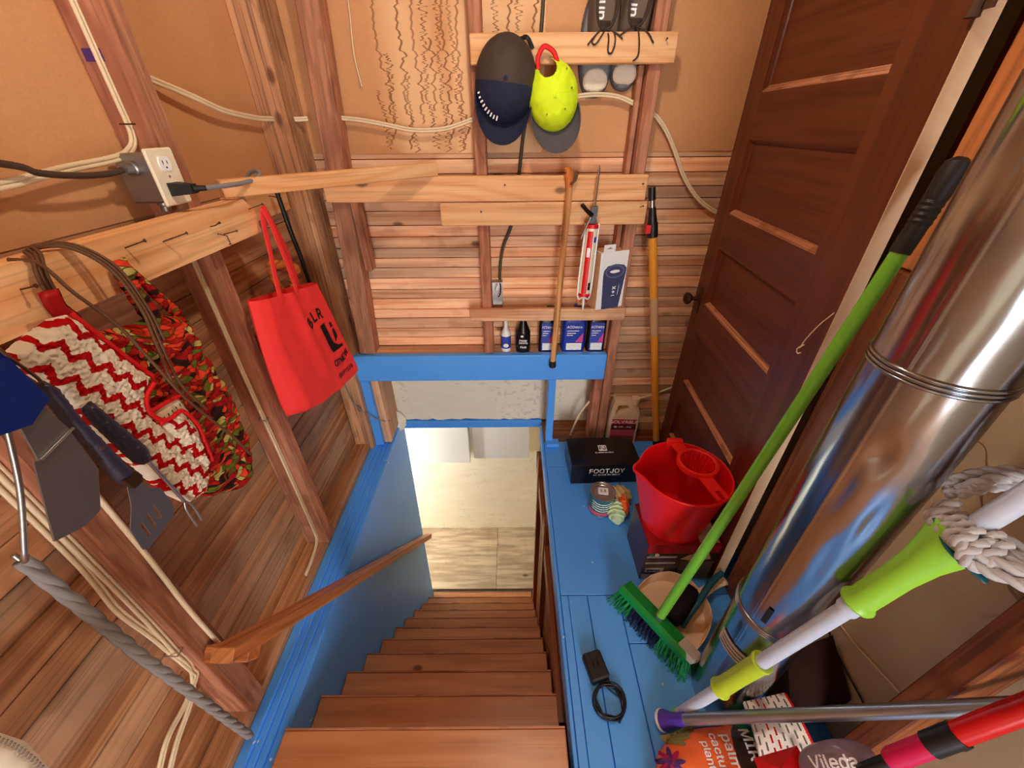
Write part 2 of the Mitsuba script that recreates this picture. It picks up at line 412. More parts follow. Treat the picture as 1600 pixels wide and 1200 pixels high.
mat('glove_mint', (0.80, 0.90, 0.74), 0.85, 0.1)
mat('broom_green', (0.42, 0.70, 0.20), 0.35, 0.5)
mat('head_green', (0.03, 0.50, 0.20), 0.35, 0.5)
mat('bristle_green', (0.10, 0.55, 0.28), 0.5, 0.4)
mat('bristle_navy', (0.05, 0.08, 0.22), 0.6, 0.3)
mat('pan_cream', (0.96, 0.84, 0.70), 0.4, 0.4)
mat('teal_plastic', (0.08, 0.34, 0.40), 0.4, 0.4)
mat('bristle_black', (0.07, 0.04, 0.08), 0.7, 0.2)
mat('silver_tag', (0.72, 0.68, 0.64), 0.4, 0.5)
mat('lime_plastic', (0.66, 0.76, 0.16), 0.35, 0.5)
mat('mop_green', (0.55, 0.78, 0.22), 0.35, 0.5)
mat('pole_white', (0.72, 0.76, 0.83), 0.3, 0.5)
mat('mop_string', (0.70, 0.69, 0.70), 0.95, 0.1)
mat('aluminium', (0.62, 0.63, 0.65), 0.33, 0.5, metallic=0.85)
mat('purple_plastic', (0.32, 0.20, 0.66), 0.35, 0.5)
mat('bag_orange', (0.94, 0.42, 0.20), 0.45, 0.4)
mat('bag_green', (0.05, 0.42, 0.16), 0.4, 0.4)
mat('flower_pink', (0.70, 0.10, 0.34), 0.5, 0.3)
mat('leaf_olive', (0.50, 0.48, 0.26), 0.5, 0.3)
mat('oval_brown', (0.19, 0.11, 0.08), 0.5, 0.3)
mat('mop_red', (0.74, 0.04, 0.07), 0.3, 0.5)
mat('mop_magenta', (0.74, 0.05, 0.28), 0.35, 0.5)
mat('tank_purple', (0.50, 0.42, 0.48), 0.2, 0.5)
mat('woven_brown', (0.17, 0.09, 0.06), 0.9, 0.1)
mat('twist_grey', (0.52, 0.50, 0.49), 0.6, 0.3)
mat('brass_dark', (0.30, 0.20, 0.14), 0.4, 0.5, metallic=0.7)
mat('handle_wood', make_wood((0.86, 0.52, 0.24), (0.74, 0.40, 0.16), tone=0.03, fv=30), 0.45, 0.4)
mat('sweater_white', (0.85, 0.81, 0.74), 0.95, 0.1)
mat('cabinet_white', (0.93, 0.94, 0.93), 0.35, 0.4)
mat('bowl_white', (0.88, 0.86, 0.80), 0.4, 0.4)
mat('box_red', (0.58, 0.07, 0.10), 0.35, 0.4)
mat('box_plum', (0.26, 0.15, 0.24), 0.35, 0.4)
mat('box_dark', (0.17, 0.12, 0.12), 0.35, 0.4)
mat('print_grey', (0.60, 0.58, 0.60), 0.4, 0.4)
mat('print_camo', (0.34, 0.30, 0.20), 0.6, 0.3)
mat('torn_card', (0.76, 0.66, 0.58), 0.8, 0.1)
mat('door_edge', (0.84, 0.72, 0.58), 0.5, 0.3)
mat('tape_purple', (0.32, 0.20, 0.46), 0.6, 0.2)

# ------------------------------------------------------------------ structure: the shell
YF, YS = 1.74, 1.65          # far wall lath face, stud faces
XL, XS = -0.84, -0.75        # left wall plank face, stud faces
XR = 0.90                    # right wall board face
CEIL = 2.25

def struct(key, label, cat):
    labels[key] = {'label': label, 'category': cat, 'kind': 'structure'}
    return key

# left wall: dark backing, planks below, brown board above
struct('wall_left', 'left wall of bare studs with horizontal planks under a brown board', 'wall')
scene['wall_left'] = mikit.ply(box(XL - 0.10, XL - 0.022, -1.0, 1.86, -0.06, CEIL), 'backing_board')
z = 0.005
rows = []
while z < 1.27:
    w = (0.092 if z < 0.55 else 0.070) * (0.9 + 0.2 * _rng.random())
    rows.append((z, min(w, 1.30 - z))); z += w + 0.003
for z0, w in rows:
    for y0, y1 in ((-0.95, 0.470), (0.473, 1.035), (1.038, 1.742)):
        dx = 0.003 * _rng.random()
        wbox('wall_left', 'plank', XL - 0.022, XL - dx, y0, y1, z0, z0 + w, 'plank_wood', 1)
add('wall_left', 'board', box(XL - 0.022, XL + 0.001, -0.98, 1.742, 1.285, CEIL), 'panel_board', label='plain brown wall board')

# far wall
struct('wall_far', 'far wall of narrow weathered laths under a water stained tan board', 'wall')
scene['wall_far'] = mikit.ply(join([box(XL - 0.02, XR + 0.1, YF + 0.02, YF + 0.08, 0.53, CEIL), box(0.50, XR + 0.1, YF + 0.02, YF + 0.08, -0.06, 0.53)]), 'backing_board')
z = 0.0
while z < 1.36:
    w = 0.0445 * (0.85 + 0.32 * _rng.random())
    if z + w > 1.372: w = 1.372 - z
    for x0, x1 in ((-0.80, -0.104), (-0.102, 0.462), (0.464, XR)):
        if z < 0.53 and x0 < 0.4: continue
        dy = 0.004 * _rng.random()
        wbox('wall_far', 'lath', x0, x1, YF - 0.0 + dy, YF + 0.02, z, z + w, 'lath_wood', 0)
    z += w + 0.0032
for x0, x1 in ((-0.845, -0.104), (-0.102, 0.462), (0.464, XR)):
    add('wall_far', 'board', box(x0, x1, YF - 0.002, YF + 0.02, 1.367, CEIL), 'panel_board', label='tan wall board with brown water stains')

# right wall
struct('wall_right', 'right wall of plain grey brown board behind the stovepipe', 'wall')
scene['wall_right'] = mikit.ply(box(XR, XR + 0.08, -1.0, 1.86, -0.06, CEIL), 'greige_board')
# wall behind the camera with an opening for the window
struct('wall_back', 'plain light wall at the end of the hall behind the head of the stairs', 'wall')
HB = -2.4
scene['wall_back'] = mikit.ply(join([box(XL - 0.1, 0.0, HB - 0.08, HB, -0.06, CEIL), box(0.80, XR + 0.1, HB - 0.08, HB, -0.06, CEIL), box(0.0, 0.80, HB - 0.08, HB, 2.05, CEIL)]), 'white_wall')
struct('wall_hall', 'plain light side walls of the hall behind the stairs', 'wall')
scene['wall_hall'] = mikit.ply(join([box(XL - 0.1, XL - 0.02, HB, -1.0, -0.06, CEIL), box(XR, XR + 0.08, HB, -1.0, -0.06, CEIL)]), 'white_wall')
struct('door_2', 'tall frosted glass door with daylight behind it at the end of the hall', 'door')
add('door_2', 'frame', join([box(0.0, 0.80, HB - 0.06, HB + 0.01, 0.0, 0.10), box(0.0, 0.80, HB - 0.06, HB + 0.01, 1.98, 2.05), box(0.0, 0.07, HB - 0.06, HB + 0.01, 0.10, 1.98), box(0.73, 0.80, HB - 0.06, HB + 0.01, 0.10, 1.98)]), 'white_wall')
_pane = trimesh.Trimesh([(0.07, HB - 0.03, 0.10), (0.73, HB - 0.03, 0.10), (0.73, HB - 0.03, 1.98), (0.07, HB - 0.03, 1.98)], [(0, 2, 1), (0, 3, 2)], process=False)
add('door_2', 'pane', _pane, 'white_wall', emitter={'type': 'area', 'radiance': {'type': 'rgb', 'value': list(WINDOW_LIGHT)}})
struct('ceiling', 'plain tan board ceiling above the stair landing', 'ceiling')
scene['ceiling'] = mikit.ply(box(XL - 0.1, XR + 0.1, HB - 0.08, YF + 0.1, CEIL, CEIL + 0.06), 'tan_ceiling')

# floor: blue boards to the right of the stair opening, and a plain landing behind the camera
struct('floor', 'bright blue painted board floor beside the stair opening', 'floor')
scene['floor'] = mikit.ply(join([box(0.165, XR, -1.0, YF + 0.12, -0.05, -0.022), box(XL, 0.165, -1.0, 0.10, -0.05, -0.022), box(XL, XR, HB, -1.0, -0.05, -0.003)]), 'backing_board')
for x0, x1, y0, y1 in ((0.1735, 0.199, -1.0, 0.798), (0.201, 0.269, -1.0, 0.798), (0.272, 0.383, -1.0, 0.798), (0.386, 0.62, -1.0, 0.634), (0.386, 0.62, 0.637, 0.798), (0.623, XR, -1.0, 0.798),
                       (0.1735, 0.52, 0.801, 1.456), (0.522, XR, 0.801, 1.456), (0.1735, XR, 1.459, 1.648)):
    zz = -0.0015 * _rng.random()
    add('floor', 'board', box(x0, x1, y0, y1, -0.022, zz, 0.0015), 'blue_paint')
for k in range(2):
    wbox('floor', 'bare_board', 0.19, XR, 1.652 + k * 0.095, 1.652 + k * 0.095 + 0.092, -0.022, -0.004, 'brown_wood', 0)
for k in range(6):
    wbox('floor', 'bare_board', XL, 0.16, -1.0 + k * 0.185, -1.0 + k * 0.185 + 0.182, -0.022, -0.003, 'tread_wood', 0)

# trims at the left edge of the opening
struct('trim_1', 'blue stepped trim boards along the left edge of the stair opening', 'trim')
for x0, x1, zt in ((-0.765, -0.735, 0.004), (-0.734, -0.715, -0.006), (-0.714, -0.694, -0.014), (-0.693, -0.668, -0.024)):
    add('trim_1', 'strip', box(x0, x1, -0.3, 1.80, zt - 0.05, zt, 0.002), 'blue_paint')
wbox(None, 'sole_plate', XL, -0.766, -0.9, 1.742, -0.05, 0.035, 'plank_wood', 1, top=True, label='rough wooden plate under the studs of the left wall', cat='plate', kind='structure')

# stairwell sides
struct('wall_stair_left', 'tall smooth blue panel on the left side of the stairs', 'wall')
_pl = poly_prism([(-0.3, -2.0), (1.79, -2.0), (1.80, -1.80), (1.905, -0.03), (-0.3, -0.03)], 0.02, np.array([[0, 0, 1, -0.685], [1, 0, 0, 0], [0, 1, 0, 0], [0, 0, 0, 1.0]]))
scene['wall_stair_left'] = mikit.ply(_pl, 'blue_paint')
struct('wall_stair_right', 'brown boards on the right side of the stairs', 'wall')
for k in range(12):
    y0 = -0.3 + k * 0.18
    wbox('wall_stair_right', 'board', 0.168 + 0.003 * _rng.random(), 0.19, y0, y0 + 0.177, -2.0, -0.06, 'brown_wood', 2)
add('wall_stair_right', 'edge_board', box(0.160, 0.172, -0.3, 1.80, -0.10, -0.006, 0.002), 'blue_paint', label='blue painted edge of the floor')
wbox('wall_stair_right', 'ledger', 0.150, 0.168, 0.5, 1.84, -0.36, -0.25, 'brown_wood', 1)
for y0 in (1.18, 1.62):
    wbox('wall_stair_right', 'post', 0.145, 0.168, y0, y0 + 0.06, -2.0, -0.10, 'brown_wood', 2)

# basement end
struct('wall_basement', 'cream plastered wall at the foot of the stairs', 'wall')
scene['wall_basement'] = mikit.ply(box(-2.5, 1.0, 2.434, 2.50, -1.9, -0.02), 'cream_plaster')
struct('floor_basement', 'worn grey plywood landing at the foot of the stairs', 'floor')
scene['floor_basement'] = mikit.ply(box(-2.5, 1.0, 1.2, 2.5, -1.86, -1.795), 'earth')
wbox('floor_basement', 'plywood_sheet', -1.2, -0.148, 1.835, 2.434, -1.795, -1.774, 'plywood', 0)
wbox('floor_basement', 'plywood_sheet', -0.145, 0.9, 1.835, 2.434, -1.795, -1.776, 'plywood', 0)
struct('ceiling_basement', 'underside of the floor over the foot of the stairs', 'ceiling')
scene['ceiling_basement'] = mikit.ply(join([box(-1.3, 1.0, 1.862, 2.5, -0.05, -0.03), box(-2.5, -0.84, 1.2, 1.862, -0.05, -0.03), box(-2.5, -1.3, 1.862, 2.5, -0.05, -0.03)]), 'white_wall')
struct('wall_basement_side', 'side walls around the foot of the stairs', 'wall')
scene['wall_basement_side'] = mikit.ply(join([box(-2.56, -2.5, 1.2, 2.5, -1.9, -0.02), box(0.36, 0.42, 1.84, 2.5, -1.9, -0.02), box(-2.5, -0.70, 1.2, 1.26, -1.9, -0.02)]), 'white_wall')

# stairwell header: cream panel below the blue beam
struct('wall_header', 'cream plastered panel above the stair opening under the blue beam', 'wall')
_rg = np.random.default_rng(3)
_low = [(x, 0.004 + 0.012 * _rg.random()) for x in np.linspace(0.212, -0.66, 28)]
_hp = poly_prism([(-0.74, 0.02), (-0.74, 0.56), (0.212, 0.56), *_low], 0.02, np.array([[1, 0, 0, 0], [0, 0, -1, 1.86], [0, 1, 0, 0], [0, 0, 0, 1.0]]))
scene['wall_header'] = mikit.ply(_hp, 'cream_plaster')
add('wall_header', 'side_panel', box(0.215, 0.50, 1.842, 1.86, -0.02, 0.56), 'cream_plaster', label='narrow cream panel right of the blue post')
add('wall_header', 'blue_edge', box(-0.672, 0.172, 1.822, 1.86, -0.042, 0.006, 0.003), 'blue_paint', label='blue edge strip under the cream panel')
_pb = trimesh.creation.icosphere(3, 1.0); _pb.vertices *= (0.055, 0.012, 0.075); _pb.vertices *= (1 + 0.25 * (nfbm(_pb.vertices * 40, 2) - 0.5))[:, None]; _pb.apply_translation((-0.672, 1.826, 0.01))
add('wall_header', 'plaster_patch', _pb, 'cream_plaster', smooth=True)

# ------------------------------------------------------------------ framing: studs, posts, beam
def stud(label, x0, x1, y0, y1, z0, z1, m='stud_wood', name='wall_stud', cat='stud', ax=2, ch=0.003):
    return wbox(None, name, x0, x1, y0, y1, z0, z1, m, ax, ch, top=True, label=label, cat=cat)

def rough_stud(label, x0, x1, y0, y1, z0, z1):
    """stud whose room face is torn and rough"""
    nz = 70
    zs = np.linspace(z0, z1, nz); ys = np.linspace(y0, y1, 6)
    P = np.array([(x1 + 0.004 * (nnoise(np.array([[y * 160, zz * 120, 1.5]]))[0] - 0.5), y + 0.003 * (nnoise(np.array([[y * 60, zz * 60, 9.5]]))[0] - 0.5), zz) for zz in zs for y in ys])
    B = np.array([(x0, y, zz) for zz in zs for y in (y0, y1)])
    f, n = [], len(P)
    for i in range(nz - 1):
        for j in range(5):
            a, b = i * 6 + j, (i + 1) * 6 + j
            f += [(a, a + 1, b + 1), (a, b + 1, b)]
        l0, l1 = n + 2 * i, n + 2 * (i + 1)
        f += [(l0, i * 6, (i + 1) * 6), (l0, (i + 1) * 6, l1)]
        f += [(i * 6 + 5, l0 + 1, l1 + 1), (i * 6 + 5, l1 + 1, (i + 1) * 6 + 5)]
    f += [(n, n + 1, 5), (n, 5, 0)]
    m = trimesh.Trimesh(np.vstack([P, B]), f, process=False)
    return wooden(None, 'wall_stud', m, I4, 'stud_wood', axis=2, top=True, label=label, cat='stud')

rough_stud('rough sawn stud of the left wall that carries the outlet box', XL, XS, 1.005, 1.048, 0.036, CEIL)
rough_stud('rough stud at the near end of the left wall beside the white cables', XL, XS, 0.448, 0.500, 0.036, CEIL)
# corner post with a drilled hole for the cable
stud('wide knotty corner post with a cable running through it', XL + 0.002, -0.745, 1.60, YF - 0.003, 0.0, CEIL, 'post_wood', 'corner_post', 'post')
lm, M = beam((-0.682, 1.69, 0.552), (-0.592, 1.69, 2.235), 0.072, 0.082, (1, 0, 0))
wooden(None, 'wall_stud', lm, M, 'stud_wood', top=True, label='leaning reddish stud in the far left corner standing on the blue beam', cat='stud')
stud('middle stud of the far wall behind the navy cap', -0.128, -0.086, YS, YF - 0.005, 0.552, CEIL)
stud('front one of the paired right studs of the far wall', 0.455, 0.498, YS, YF - 0.005, 0.0, CEIL)
stud('back one of the paired right studs of the far wall', 0.412, 0.452, YS + 0.004, YF - 0.005, 0.0, 0.545)
stud('thin strip beside the right stud of the far wall', 0.432, 0.450, YS + 0.03, YF - 0.005, 0.552, 1.62, name='wall_strip', cat='strip')
stud('vertical brown stud at the near end of the right wall', 0.82, XR - 0.001, 0.298, 0.345, 0.0, CEIL, 'brown_wood')
# short dark brace beside the corner stud
lm, M = beam((-0.592, 1.655, 1.27), (-0.583, 1.650, 0.955), 0.026, 0.060, (1, 0, 0))
wooden(None, 'brace', lm, M, 'stud_wood', top=True, label='short dark board nailed beside the far left corner stud', cat='board')

# blue beam across the far wall with blue posts under it
bb = thing('blue_beam', 'long blue painted beam across the far wall above the stair opening', 'beam')
add(bb, 'beam_board', box(-0.755, 0.448, 1.628, 1.665, 0.412, 0.550, 0.004), 'blue_paint')
wbox(bb, 'top_ledge', -0.755, 0.41, 1.665, 1.86, 0.512, 0.547, 'lath_wood', 0, label='bare wooden ledge on top')
solo('blue_post', 'narrow blue post under the right part of the blue beam', 'post', box(0.180, 0.216, 1.632, 1.672, 0.0, 0.411, 0.003), 'blue_paint')
solo('post_foot', 'small blue block at the foot of the narrow blue post', 'block', box(0.182, 0.250, 1.60, 1.648, 0.0, 0.022, 0.003), 'blue_paint')
solo('blue_post', 'wide blue post at the left end of the blue beam', 'post', box(-0.743, -0.700, 1.63, 1.68, 0.0, 0.411, 0.003), 'blue_paint')
wbox(None, 'wood_strip', -0.6995, -0.664, 1.655, 1.84, 0.0, 0.411, 'lath_wood', 2, top=True, label='bare wooden strip between the wide blue post and the cream panel', cat='strip')

# horizontal boards nailed across
rail = wbox(None, 'hat_rail', -0.124, 0.528, 1.62, 1.648, 1.616, 1.694, 'pine_wood', 0, 0.003, top=True, label='knotty pine board high on the far wall that holds the caps and shoes', cat='board')
sb1 = wbox(None, 'cross_board', -0.69, 0.505, 1.62, 1.648, 1.214, 1.300, 'pine_wood', 0, 0.003, top=True, label='long upper pine board across the far wall above a shorter one', cat='board')
sb2 = wbox(None, 'cross_board', -0.268, 0.518, 1.622, 1.648, 1.128, 1.211, 'pine_wood', 0, 0.003, top=True, label='shorter pine board right below the long one on the far wall', cat='board')
slat = wbox(None, 'shelf_slat', -0.183, 0.500, 1.622, 1.648, 0.727, 0.782, 'lath_wood', 0, 0.003, top=True, label='thin weathered slat in front of the bottles and the speaker box', cat='board')
def nail(parent, base, d, L=0.03, r=0.0013, bend=None):
    base, d = np.array(base, float), np.array(d, float); d /= np.linalg.norm(d)
    pts = [base - d * 0.006, base + d * L]
    if bend is not None:
        pts = [base - d * 0.006, base + d * L * 0.5, base + d * L * 0.6 + np.array(bend) * L * 0.5]
    sh = tube(pts, r, 6, smooth=False)
    e = np.array(pts[-1]); dd = e - np.array(pts[-2]); dd /= np.linalg.norm(dd)
    return add(parent, 'nail', join([sh, rod(e - dd * 0.001, e + dd * 0.0012, r * 2.4, 8)]), 'rust_nail')
for x, zz in ((-0.02, 1.27), (0.485, 1.27)): nail(sb1, (x, 1.62, zz), (0, -1, 0.1), 0.012)
for x, zz in ((-0.113, 1.175), (0.49, 1.19)): nail(sb2, (x, 1.622, zz), (0.1, -1, 0.3), 0.03)
nail(rail, (0.49, 1.62, 1.672), (-0.2, -1, 0.1), 0.02)
# fixing cleat that carries the speaker box
wbox(None, 'cleat', 0.30, 0.41, 1.69, YF, 0.766, 0.783, 'lath_wood', 0, top=True, label='small cleat under the speaker box', cat='board')

# nail board on the left wall
nb = thing('nail_board', 'thick new pine board along the left wall studded with bent nails', 'board')
_nb = hull([(0, 0, 0), (0, 0, 0.045), (1.32, 0, 0), (1.32, 0, 0.045), (0, 0.09, 0), (0, 0.09, 0.045), (1.285, 0.09, 0), (1.285, 0.09, 0.045), (1.32, 0.06, 0.0), (1.32, 0.06, 0.045)])
wooden(nb, 'timber', _nb, frame((-0.75, -0.14, 1.206), (0, 1, 0), (0, 0, 1)), 'pine_wood')
XN = -0.704
nail(nb, (XN, 0.747, 1.272), (1, 0.3, 0.3), 0.035)
nail(nb, (XN, 0.835, 1.262), (1, 0.5, 0.3), 0.045)
nail(nb, (XN, 0.985, 1.26), (1, -0.3, 0.2), 0.03, bend=(0, 1, 0.2))
nail(nb, (XN, 1.0, 1.24), (1, 0.5, -0.4), 0.035, bend=(0, -0.3, -1))
nail(nb, (XN, 1.02, 1.235), (1, 0.4, 0.2), 0.03)
nail(nb, (XN, 0.555, 1.262), (1, 0.1, 0.2), 0.022)
nail(nb, (XN, 1.155, 1.27), (1, 0.1, 0.3), 0.04)
# second short nail board nearer the corner
nb2 = thing('nail_board', 'short pine board with a nail between the long nail board and the corner', 'board')
wooden(nb2, 'timber', box(0, 0.33, 0, 0.085, 0, 0.03, 0.003), frame((-0.838, 1.25, 1.20), (0, 1, 0), (0, 0, 1)), 'pine_wood')
nail(nb2, (-0.808, 1.46, 1.262), (1, -0.8, 0.0), 0.05)
# board bridging the corner
lm, M = beam((-0.745, 1.13, 1.322), (-0.275, 1.64, 1.322), 0.042, 0.036, (0, 0, 1))
wooden(None, 'corner_board', lm, M, 'pine_wood', top=True, label='loose pine batten laid across the corner from the left wall to the far wall', cat='board')

# handrail
hr = thing('handrail', 'worn brown wooden handrail sloping down along the left side of the stairs', 'handrail')
lm, M = beam((-0.632, 0.40, 0.500), (-0.632, 1.86, -1.105), 0.050, 0.032, (1, 0, 0))
wooden(hr, 'rail', lm, M, 'oak_wood')
wooden(hr, 'end_block', box(0, 0.11, 0, 0.05, 0, 0.035, 0.003), frame((-0.745, 0.43, 0.39), (1, 0, 0), (0, 0.45, -0.7)), 'oak_wood')
for y, zz in ((1.20, -0.40), (1.62, -0.86)):
    add(hr, 'bracket', tube([(-0.632, y, zz), (-0.65, y, zz - 0.03), (-0.667, y, zz - 0.05)], 0.005, 8), 'steel')

# stairs
st = thing('staircase', 'steep brown painted wooden stairs down to the basement landing', 'stairs')
for i in range(11):
    y1, zt = 0.415 + 0.1395 * i, 0.0 - 0.1785 * i
    yb = y1 - 0.19 if i else 0.10
    b = box(0, 0.808, 0, y1 - yb, 0, 0.028, 0.004)
    wooden(st, 'tread', b, frame((-0.663, yb, zt - 0.028), (1, 0, 0), (0, 1, 0)), 'tread_wood')
    wooden(st, 'nosing', box(0, 0.806, -0.0012, 0.004, -0.004, 0.0008), frame((-0.662, y1, zt), (1, 0, 0), (0, 1, 0)), 'worn_lit_edge_wood', label='worn pale front edge')
    wooden(st, 'riser', box(0, 0.806, 0, 0.018, 0, 0.15), frame((-0.662, y1 - 0.038, zt - 0.18), (1, 0, 0), (0, 1, 0)), 'tread_wood')

# basement cabinets
for x0, x1, yf, zb, lab in ((-0.86, -0.335, 2.30, -0.792, 'larger white cabinet hanging on the basement wall, left'), (-0.308, 0.128, 2.335, -0.782, 'smaller white cabinet hanging on the basement wall, right')):
    cb = thing('cabinet', lab, 'cabinet')
    add(cb, 'body', box(x0 + 0.004, x1 - 0.004, yf + 0.018, 2.433, zb + 0.004, -0.10), 'cabinet_white')
    add(cb, 'door', box(x0, x1, yf, yf + 0.017, zb, -0.10, 0.003), 'cabinet_white')
    add(cb, 'screw', join([rod((x0 + 0.04, yf - 0.002, zb + 0.06), (x0 + 0.04, yf + 0.001, zb + 0.06), 0.004, 8)]), 'dull_steel')

# ------------------------------------------------------------------ door on the right and its casing
struct('door_1', 'old dark brown five panel door standing open against the right wall', 'door')
DM = frame((0.742, 0.845, 0.0), (0.055, 0.80, 0), (0, 0, 1))      # local x along the leaf from the hinge, y up, z towards the wall side
DM = frame((0.742, 0.845, 0.0), (0.055, 0.80, 0), (0, 0, 1))
if DM[0, 2] < 0: DM[:3, 2] *= -1
DW, DH, DT = 0.80, 2.03, 0.036
def dpart(name, x0, x1, z0, z1, d0, d1, m='door_wood', ax=1, ch=0.0, **kw):
    b = box(0, x1 - x0, 0, z1 - z0, 0, d1 - d0, ch)
    Mo = DM.copy(); Mo[:3, 3] = DM[:3, 3] + DM[:3, 0] * x0 + DM[:3, 1] * z0 + DM[:3, 2] * d0
    if np.linalg.det(Mo[:3, :3]) < 0: b.invert()
    return wooden('door_1', name, b, Mo, m, axis=ax, **kw)
dpart('stile', 0.0, 0.148, 0.01, DH, 0, DT)
dpart('stile', DW - 0.105, DW, 0.01, DH, 0, DT)
pz = [(0.145, 0.352), (0.462, 0.703), (0.832, 1.058), (1.180, 1.412), (1.535, 1.87)]
zr = [0.01] + [q for p_ in pz for q in p_] + [DH]
for i in range(0, 12, 2):
    dpart('rail', 0.148, DW - 0.105, zr[i], zr[i + 1], 0, DT, ax=0)
for z0, z1 in pz:
    dpart('panel', 0.148, DW - 0.105, z0, z1, 0.014, 0.024, ax=0)
    x0, x1 = 0.148, DW - 0.105
    def ledge(xa, za, xb, zb, nx, nz, name, m):
        """mitred sloping moulding from (xa,za) to (xb,zb); (nx,nz) points into the panel"""
        w = 0.017
        dx, dz = (1 if xb > xa else 0), (1 if zb > za else 0)
        pts = []
        for q, s in ((0, 1), (1, -1)):
            x, z_ = (xa, za) if q == 0 else (xb, zb)
            for (o, d) in ((0, 0.0005), (0, 0.014), (w, 0.014), (0.004, 0.002), (w * 0.8, 0.0095)):
                pts.append((x + nx * o + s * dx * o, z_ + nz * o + s * dz * o, d))
        h = hull(pts)
        if np.linalg.det(DM[:3, :3]) < 0: h.invert()
        wooden('door_1', name, h, DM, m, axis=0 if dx else 1)
    ledge(x0, z0, x1, z0, 0, 1, 'sill_moulding', 'worn_lit_edge_wood')  # paler than the other mouldings: lamp light painted into the colour, plus wear
    ledge(x0, z1, x1, z1, 0, -1, 'moulding', 'door_wood')
    ledge(x0, z0, x0, z1, 1, 0, 'moulding', 'door_wood')
    ledge(x1, z0, x1, z1, -1, 0, 'moulding', 'door_wood')
dpart('hinge_edge', -0.002, 0.0, 0.0, DH, 0.001, DT - 0.001, 'door_edge', label='pale unpainted hinge edge of the door')
def dw(x, z_, d): return DM[:3, 3] + DM[:3, 0] * x + DM[:3, 1] * z_ + DM[:3, 2] * d
kn = add('door_1', 'knob', along(dw(DW - 0.045, 0.835, 0), dw(DW - 0.045, 0.835, -0.06), [(0, -0.002), (0.024, -0.002), (0.024, 0.003), (0.009, 0.006), (0.008, 0.03), (0.016, 0.034), (0.025, 0.044), (0.024, 0.055), (0.012, 0.063), (0, 0.064)]), 'brass_dark', smooth=35, label='round dark metal knob')
kp = box(0, 0.036, 0, 0.11, -0.003, 0); Mo = DM.copy(); Mo[:3, 3] = dw(DW - 0.063, 0.775, 0); add('door_1', 'knob_plate', put(kp, Mo), 'brass_dark')
add('door_1', 'hinge', join([rod(dw(-0.004, 1.60, -0.008), dw(-0.004, 1.70, -0.008), 0.008, 12), put(box(-0.03, 0.0, 1.6, 1.7, -0.004, -0.001), DM), rod(dw(-0.004, 1.592, -0.008), dw(-0.004, 1.60, -0.008), 0.010, 12), rod(dw(-0.004, 1.70, -0.008), dw(-0.004, 1.71, -0.008), 0.010, 12)]), 'rust_nail', label='rusty butt hinge')
struct('trim_2', 'door casing of oak above and dark brown wood below beside the stovepipe', 'trim')
wbox('trim_2', 'oak_casing', 0.802, 0.826, 0.742, 0.826, 1.203, CEIL, 'oak_wood', 2, 0.003, label='orange oak casing')
wbox('trim_2', 'brown_casing', 0.790, 0.826, 0.742, 0.833, 0.0, 1.200, 'brown_wood', 2, 0.003, label='dark brown casing')
wbox('trim_2', 'jamb', 0.826, XR, 0.742, 0.86, 0.0, CEIL, 'door_wood', 2)
solo('string', 'torn bit of string hanging at the hinge edge of the door', 'string', join([tube([dw(0.0, 1.09, -0.004), dw(0.02, 1.05, -0.01), dw(0.045, 1.0, -0.008), dw(0.055, 0.97, -0.006)], 0.0012, 5), tube([dw(0.045, 0.985, -0.006), dw(0.06, 0.965, -0.008), dw(0.055, 0.955, -0.006), dw(0.04, 0.965, -0.01)], 0.0016, 5)]), 'lining_cream', smooth=True)
# ------------------------------------------------------------------ lamps (outside the frame)
lp = thing('ceiling_bulb', 'bare warm bulb in a porcelain holder on the ceiling over the stairs', 'lamp')
add(lp, 'holder', lathe([(0, CEIL), (0.055, CEIL), (0.05, CEIL - 0.03), (0.022, CEIL - 0.05), (0.022, CEIL - 0.075), (0, CEIL - 0.075)][::-1], 24, np.array([[1, 0, 0, 0.05], [0, 1, 0, 0.74], [0, 0, 1, 0], [0, 0, 0, 1.0]])), 'bowl_white', smooth=35)
_b = trimesh.creation.icosphere(3, 0.034); _b.vertices[:, 2] *= 1.15; _b.apply_translation((0.05, 0.74, CEIL - 0.118))
add(lp, 'bulb', _b, 'bowl_white', smooth=True, emitter={'type': 'area', 'radiance': {'type': 'rgb', 'value': list(BULB_WATTS)}})
lp = thing('basement_bulb', 'bare cool bulb on a cord in the basement left of the stairs', 'lamp')
add(lp, 'holder', lathe([(0, -0.10), (0.022, -0.10), (0.03, -0.06), (0.03, -0.05), (0, -0.05)], 16, np.array([[1, 0, 0, -1.65], [0, 1, 0, 1.92], [0, 0, 1, -0.55], [0, 0, 0, 1.0]])), 'bowl_white', smooth=35)
add(lp, 'cord', rod((-1.65, 1.92, -0.605), (-1.65, 1.92, -0.03), 0.004, 8), 'cable_white')
_b = trimesh.creation.icosphere(3, 0.03); _b.apply_translation((-1.65, 1.92, -0.678))
add(lp, 'bulb', _b, 'bowl_white', smooth=True, emitter={'type': 'area', 'radiance': {'type': 'rgb', 'value': list(BASEMENT_LIGHT)}})
